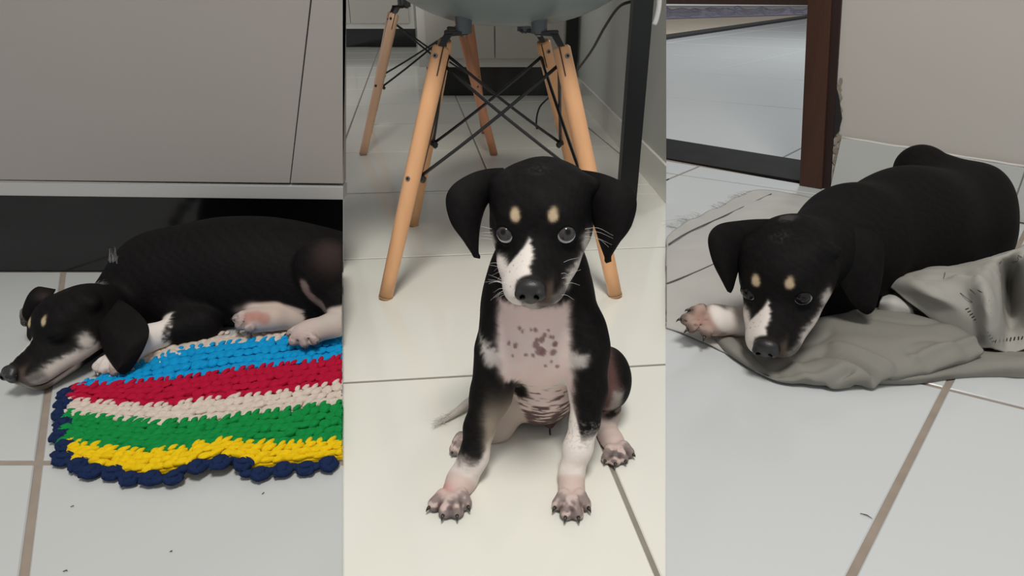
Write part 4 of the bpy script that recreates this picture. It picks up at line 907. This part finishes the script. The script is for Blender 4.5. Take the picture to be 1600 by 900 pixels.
# ------------------------------------------------------------------ the puppy lying on the grey cloth
def puppy_lying():
    Rm = np.array([[-0.7943, -0.4544, -0.4032], [0.5779, -0.7698, -0.2709], [-0.1873, -0.4482, 0.8741]]); t = EYE + (np.array([.3754, .8224, .1066]) - EYE) * .972; s = 1.27; Rm = Rm @ rx3(-.05)
    root = empty('puppy', (.6, 1.0, 0)); tag(root, 'black puppy lying awake on the crumpled grey cloth, chin down, near the doorway wall', 'dog')
    F = Field((.18, .70, -.004), (1.08, 1.34, .30), .0021)
    put_head(F, Rm, t, s)
    F.put(cap(W(1262, 400, .885), W(1325, 372, .985), .058, .082), .03)
    F.put(cap(W(1335, 378, 1.00), W(1410, 352, 1.06), .088, .090), .04)
    F.put(cap(W(1410, 352, 1.06), W(1490, 336, 1.13), .090, .090), .05)
    F.put(ell(W(1512, 368, 1.12), (.060, .075, .070)), .04)
    F.put(cap(W(1380, 400, 1.03), W(1490, 390, 1.09), .070, .070), .04)
    F.put(cap(W(1436, 262, 1.20), W(1470, 310, 1.17), .043, .066), .05)
    F.put(ell(W(1522, 318, 1.15), (.050, .06, .068)), .03)
    F.put(ell(W(1325, 445, .965), (.062, .050, .050)), .03)
    F.put(ell(W(1290, 450, .93), (.040, .045, .045)), .03)
    FA = [cap(W(1290, 480, .93), W(1215, 492, .89), .034, .026), cap(W(1215, 492, .89), W(1160, 503, .862), .026, .0215), cap(W(1160, 503, .862), W(1118, 500, .848), .0215, .023)]
    for p in FA: F.put(p, .012)
    T = []; kn = W(1112, 500, .846); tips = [W(1084, 488, .842), W(1072, 499, .836), W(1082, 512, .828), W(1104, 519, .826)]
    paw(F, W(1130, 500, .85), kn, tips, [.0092] * 4, .0215)
    for q in tips: T.append((q, q - kn))
    F.put(cap(to_w((-.036, -.034, .026), Rm, t, s), to_w((-.052, -.036, .020), Rm, t, s), .011, .008), .012)
    F.put(cap(to_w((.036, -.034, .026), Rm, t, s), to_w((.054, -.036, .024), Rm, t, s), .011, .007), .012)
    F.F = np.maximum(F.F, -(F.ax[2] - .0045)[None, None, :].astype(np.float32))
    V, Q = finish(F); col = base_col(V); n1 = nz(V, 260) * .0016 + nz(V, 1100, 1) * .0009
    m = sm(.010 - np.minimum.reduce([dist(p, V) for p in FA[1:]] + [np.linalg.norm(V - q, axis=1) - .009 for q in tips]), .002) * sm(W(1163, 500, .862)[0] - V[:, 0] + n1 * 2, .004)
    col = mixc(col, (.42, .31, .26), m)
    for c, r in ((W(1098, 497, .822), .014), (W(1116, 500, .822), .012)): col = mixc(col, (.42, .22, .17), sm(r - np.linalg.norm(V - c, axis=1), .006) * .6)
    col = mixc(col, (.12, .08, .075), m * sm(nz(V, 230, 2) - .55, .2) * .75)
    for q, dv in T: col = mixc(col, (.07, .05, .048), m * sm(.0085 - np.linalg.norm(V - q - unit(dv) * .006, axis=1), .003) * .7)
    col = mixc(col, (.09, .085, .08), sm(.012 - np.linalg.norm(V - to_w((0, -.07, .040), Rm, t, s), axis=1) + nz(V, 900) * .004, .004) * .5)
    col = paint_head(col, V, Rm, t, s)
    coat_mesh('body', V, Q, col, M['coat'], root); make_nose(Rm, t, s, root)
    make_eye(0, Rm, t, s, (.30, .9, .40), root, (.012, .010, .010)); make_eye(1, Rm, t, s, (-.30, .88, .45), root, (.012, .010, .010))
    ear([(W(1240, 345, .88), W(1205, 385, .868)), (W(1222, 342, .876), W(1192, 385, .862)), (W(1195, 342, .868), W(1176, 388, .856)), (W(1160, 344, .86), W(1166, 392, .85)), (W(1122, 351, .85), W(1160, 402, .844)), (W(1106, 372, .842), W(1155, 420, .838)), (W(1113, 408, .835), W(1150, 437, .832)), (W(1127, 438, .83), W(1146, 450, .828)), (W(1137, 456, .827), W(1142, 458, .827))], root)
    ear([(W(1285, 350, .90), W(1280, 375, .875)), (W(1305, 348, .895), W(1290, 400, .865)), (W(1335, 352, .885), W(1302, 425, .855)), (W(1362, 360, .875), W(1312, 445, .848)), (W(1380, 376, .865), W(1322, 462, .842)), (W(1382, 405, .855), W(1332, 476, .838)), (W(1378, 440, .845), W(1343, 486, .834)), (W(1370, 470, .838), W(1352, 491, .832)), (W(1362, 486, .834), W(1357, 491, .832))], root, bulge=.010)
    for q, dv in T: claw(q + unit(dv) * .007, dv, .0024, .009, root)
    rebase(root)
puppy_lying()

def surf(rows, nu, nv, f):
    """smooth patch through rows of sighted points (px, py, height)"""
    P = np.array([[Wz(*p) for p in r] for r in rows]); a = [catmull(r, nu) for r in P]; b = [catmull([a[i][k] for i in range(len(a))], nv) for k in range(len(a[0]))]
    G = np.array(b); return G + f(G) if f else G       # (u, v, 3)
def sheet(name, rows, m, parent, nu=14, nv=14, f=None, th=.0022, z0=.0012, cut=None):
    G = surf(rows, nu, nv, f); U, Vn = G.shape[:2]; G[..., 2] = np.maximum(G[..., 2], z0); V = G.reshape(-1, 3); Q = []
    for i in range(U - 1):
        for j in range(Vn - 1): k = i * Vn + j; Q.append((k, k + 1, k + Vn + 1, k + Vn))
    Q = np.array(Q)
    if cut is not None:     # stop neatly at the seam between the two rooms' floors
        d = V @ cut - cut[2] * .5; keep = (d[Q] > .0).any(1); Q = Q[keep]; r = np.array([1., 0, 0])
        bad = (d < .0005) & np.isin(np.arange(len(V)), Q.ravel()); V[bad] += r * ((.0005 - d[bad]) / cut[0])[:, None]
    n = np.cross(V[Q[:, 2]] - V[Q[:, 0]], V[Q[:, 3]] - V[Q[:, 1]])[:, 2].sum()
    if n < 0: Q = Q[:, ::-1]
    o = mesh(name, V, Q, m, parent, True); md = o.modifiers.new('thickness', 'SOLIDIFY'); md.thickness = th; md.offset = -1 if False else 0
    return o, G
def grey_cloth():
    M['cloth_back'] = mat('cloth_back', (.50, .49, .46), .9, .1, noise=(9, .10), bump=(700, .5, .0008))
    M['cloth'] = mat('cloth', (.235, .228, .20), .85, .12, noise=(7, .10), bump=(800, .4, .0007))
    M['ink'] = mat('cloth_ink', (.030, .030, .032), .8, .1)
    root = empty('cloth', tuple(Wz(1320, 520))); tag(root, 'crumpled grey-green cloth garment spread on the tiles under the lying puppy', 'cloth')
    wr = lambda a, fr, o=0: (lambda G: np.stack([0 * G[..., 0], 0 * G[..., 0], a * nz(G.reshape(-1, 3) * [1, 1, 0], fr, o).reshape(G.shape[:2])], -1))
    A_ = [[(1020, 395, .004), (1062, 353, .004), (1130, 320, .004), (1182, 297, .004), (1245, 304, .004), (1330, 325, .004), (1420, 345, .004)],
          [(1015, 430, .010), (1060, 392, .010), (1130, 352, .010), (1190, 322, .010), (1250, 335, .009), (1330, 360, .008), (1420, 390, .006)],
          [(1012, 470, .012), (1060, 440, .013), (1130, 400, .012), (1190, 370, .010), (1250, 385, .010), (1330, 410, .010), (1420, 430, .008)],
          [(1010, 500, .008), (1060, 490, .012), (1130, 460, .014), (1190, 440, .014), (1260, 450, .012), (1340, 460, .012), (1420, 470, .010)],
          [(1010, 505, .002), (1052, 515, .003), (1100, 535, .004), (1170, 560, .004), (1260, 560, .004), (1340, 550, .004), (1420, 540, .004)]]
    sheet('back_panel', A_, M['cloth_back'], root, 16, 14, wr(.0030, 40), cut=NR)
    def seam_line(pts, r=.0013, m='ink', name='seam', n=8):
        q = catmull([Wz(*p) for p in pts], n); q = [p for p in q if p @ NR - NR[2] * .5 > .001]; MB().tube(q, r, 6).build(name, M[m], root, smooth=True)
    M['seam'] = mat('seam_thread', (.11, .108, .10), .9)
    seam_line([(1035, 388, .0115), (1075, 363, .011), (1130, 338, .0095), (1205, 303, .0075)], .0016, 'seam')
    seam_line([(1035, 446, .0145), (1090, 424, .0145), (1150, 397, .014)], .0016, 'seam')
    fr = []
    for k in range(46):
        u = rng.uniform(); p = Wz(1050 + u * 130, 356 - u * 57, .005); fr.append([p, p + [rng.normal() * .008 - .008, .014 * rng.uniform(.3, 1.2), .002], p + [rng.normal() * .012 - .016, .03 * rng.uniform(.2, 1.2), -.003]])
    M['thread'] = mat('frayed_thread', (.42, .41, .39), .9); hairs('frayed_edge', fr, 'thread', root, .0005)['kind'] = 'stuff'
    U_ = [[(1300, 600, .001), (1370, 600, .001), (1430, 599, .001), (1500, 590, .001), (1560, 588, .001), (1600, 590, .001), (1690, 585, .001)],
          [(1300, 595, .012), (1370, 592, .013), (1430, 590, .014), (1500, 578, .014), (1560, 572, .018), (1600, 572, .020), (1690, 566, .020)],
          [(1300, 580, .014), (1370, 575, .016), (1430, 570, .016), (1500, 560, .016), (1550, 556, .022), (1600, 557, .024), (1690, 552, .024)],
          [(1300, 560, .004), (1370, 555, .004), (1430, 550, .004), (1500, 540, .004), (1555, 543, .006), (1600, 546, .008), (1690, 540, .008)]]
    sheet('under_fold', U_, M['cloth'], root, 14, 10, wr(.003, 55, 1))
    B_ = [[(1100, 520, .001), (1145, 562, .001), (1212, 597, .001), (1290, 604, .001), (1350, 600, .002), (1420, 590, .010), (1485, 573, .016), (1528, 558, .020)],
          [(1108, 513, .014), (1155, 552, .014), (1220, 588, .012), (1295, 594, .018), (1352, 593, .020), (1420, 582, .024), (1486, 566, .028), (1532, 553, .028)],
          [(1120, 508, .020), (1180, 532, .014), (1240, 562, .016), (1305, 572, .032), (1360, 570, .034), (1430, 556, .036), (1488, 545, .038), (1537, 547, .034)],
          [(1140, 502, .018), (1200, 512, .014), (1255, 528, .018), (1315, 535, .034), (1370, 530, .038), (1430, 520, .040), (1482, 520, .040), (1530, 540, .036)],
          [(1160, 495, .014), (1220, 500, .018), (1270, 500, .024), (1325, 495, .032), (1380, 493, .034), (1440, 499, .034), (1490, 510, .034), (1520, 533, .034)],
          [(1165, 482, .006), (1222, 486, .006), (1270, 484, .008), (1330, 480, .012), (1385, 480, .014), (1442, 487, .014), (1490, 500, .014), (1515, 525, .020)]]
    def creases(G):
        P = G.reshape(-1, 3); z = .0022 * nz(P * [1, 1, 0], 26, 2) - .0030 * np.exp(-(nz(P * [1, 1, 0], 22, 6) / .12) ** 2)
        for (a, b, w_, h) in (((1285, 560), (1375, 600), .005, -.016), ((1300, 552), (1385, 590), .006, .007), ((1325, 588), (1300, 600), .006, -.012), ((1420, 575), (1535, 548), .006, .006), ((1180, 575), (1290, 560), .008, -.005), (((1330, 548)), (1480, 570), .022, .004), ((1215, 540), (1260, 596), .010, .006), ((1150, 520), (1215, 580), .008, -.006), ((1400, 500), (1500, 545), .02, .004)):
            A3, B3 = Wz(*a, .02), Wz(*b, .015); d = dist(cap(A3 * [1, 1, 0], B3 * [1, 1, 0], 0, 0), P * [1, 1, 0]); z = z + h * np.exp(-(d / w_) ** 2)
        return np.stack([0 * z, 0 * z, z], -1).reshape(G.shape)
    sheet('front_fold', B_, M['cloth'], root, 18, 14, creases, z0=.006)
    C_ = [[(1470, 503, .036), (1500, 522, .030), (1528, 541, .024), (1550, 552, .018), (1578, 548, .018), (1620, 542, .022), (1690, 538, .022)],
          [(1428, 478, .050), (1478, 482, .062), (1520, 496, .062), (1552, 510, .064), (1578, 512, .024), (1622, 506, .052), (1690, 500, .050)],
          [(1398, 455, .058), (1455, 462, .080), (1512, 466, .082), (1550, 470, .096), (1577, 482, .014), (1624, 470, .085), (1690, 460, .070)],
          [(1384, 441, .062), (1440, 441, .088), (1500, 441, .094), (1544, 432, .108), (1576, 445, .040), (1618, 425, .110), (1690, 412, .105)],
          [(1390, 434, .066), (1440, 424, .080), (1500, 415, .086), (1545, 404, .100), (1576, 397, .112), (1620, 378, .118), (1690, 358, .125)],
          [(1392, 434, .045), (1440, 428, .055), (1500, 420, .060), (1546, 410, .070), (1576, 400, .080), (1620, 386, .085), (1690, 370, .090)]]
    def hollow(G):
        P = G.reshape(-1, 3); z = .0050 * nz(P * [1, 1, .6], 34, 3) + .0045 * (np.abs(nz(P, 60, 4)) - .4)
        for (a, b, w_, h) in (((1556, 440), (1558, 540), .012, .012), ((1490, 452), (1500, 500), .008, .010), ((1440, 470), (1560, 540), .006, -.004)):
            A3, B3 = Wz(*a, .08), Wz(*b, .04); d = dist(cap(A3 * [1, 1, 0], B3 * [1, 1, 0], 0, 0), P * [1, 1, 0]); z = z + h * np.exp(-(d / w_) ** 2)
        return np.stack([0 * z, 0 * z, z], -1).reshape(G.shape)
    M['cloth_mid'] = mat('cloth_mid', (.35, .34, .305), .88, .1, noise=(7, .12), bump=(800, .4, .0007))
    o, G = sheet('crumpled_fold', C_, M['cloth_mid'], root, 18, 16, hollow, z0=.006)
    E_ = [[(1372, 482, .030), (1395, 492, .030), (1430, 494, .028)], [(1376, 470, .045), (1398, 470, .052), (1424, 480, .042)], [(1382, 460, .040), (1400, 458, .044), (1416, 466, .040)]]
    sheet('inner_fold', E_, M['cloth_back'], root, 8, 8, None)
    # faded print and stitching lying in the surface of the crumpled fold
    pix = np.array([[800 + 1010 * p[0] / (p[1] * cP - (p[2] - .5) * sP), 450 - 1010 * (p[1] * sP + (p[2] - .5) * cP) / (p[1] * cP - (p[2] - .5) * sP)] for p in G.reshape(-1, 3)]); GP = G.reshape(-1, 3)
    def on(px, py):
        w_ = np.argsort(np.hypot(pix[:, 0] - px, pix[:, 1] - py))[:4]; ww = 1 / (np.hypot(pix[w_, 0] - px, pix[w_, 1] - py) + .5); p = (GP[w_] * ww[:, None]).sum(0) / ww.sum(); return p + [-.0006, -.0012, .0012]
    marks = [[(1548, 409), (1556, 405), (1564, 409), (1560, 413)], [(1566, 413), (1576, 410), (1575, 404), (1566, 406)], [(1579, 411), (1590, 408), (1589, 402)], [(1592, 410), (1596, 403), (1590, 400)], [(1460, 423), (1470, 421), (1476, 426), (1474, 436)],
             [(1515, 452), (1528, 463), (1545, 470)], [(1522, 450), (1535, 458), (1550, 462)], [(1500, 458), (1520, 474), (1548, 490)], [(1535, 408), (1542, 407)], [(1524, 411), (1530, 410)]]
    b = MB()
    for mk in marks: b.tube(catmull([on(*p) for p in mk], 4), .0004, 5)
    for k in range(13): x = 1508 + k * 3.4; y = 484 + k * 4.2; b.tube([on(x, y), on(x + 5, y - 2)], .0007, 5)
    for k in range(12): b.tube([on(1554 + k * 6, 536 - k * .7), on(1555 + k * 6, 531 - k * .7)], .0008, 5)
    o = b.build('printed_marks', M['ink'], root); o['kind'] = 'stuff'
    rebase(root)
grey_cloth()
for x, y, l, ang in ((1344, 802, .012, -.7), (98, 893, .004, .2), (409, 772, .003, 1), (110, 792, .003, .4), (265, 862, .002, 0)):
    p = Wz(x, y, .0012); d = np.array([math.cos(ang), math.sin(ang), 0]) * l; m3 = p + d * .5 + [.001, .001, .0004]
    tag(MB().tube([p, m3, p + d], [.0003, .00055, .0002], 6).build('fluff', M['black'], smooth=True), {1344: 'thin dark hair lying on the right-hand tiles beside the long grout line', 98: 'tiny dark speck on the tile at the lower left edge', 409: 'tiny speck on the tile below the middle of the striped rug', 110: 'tiny speck on the tile below the corner of the striped rug', 265: 'faint speck on the tile well below the striped rug'}[x], 'speck')
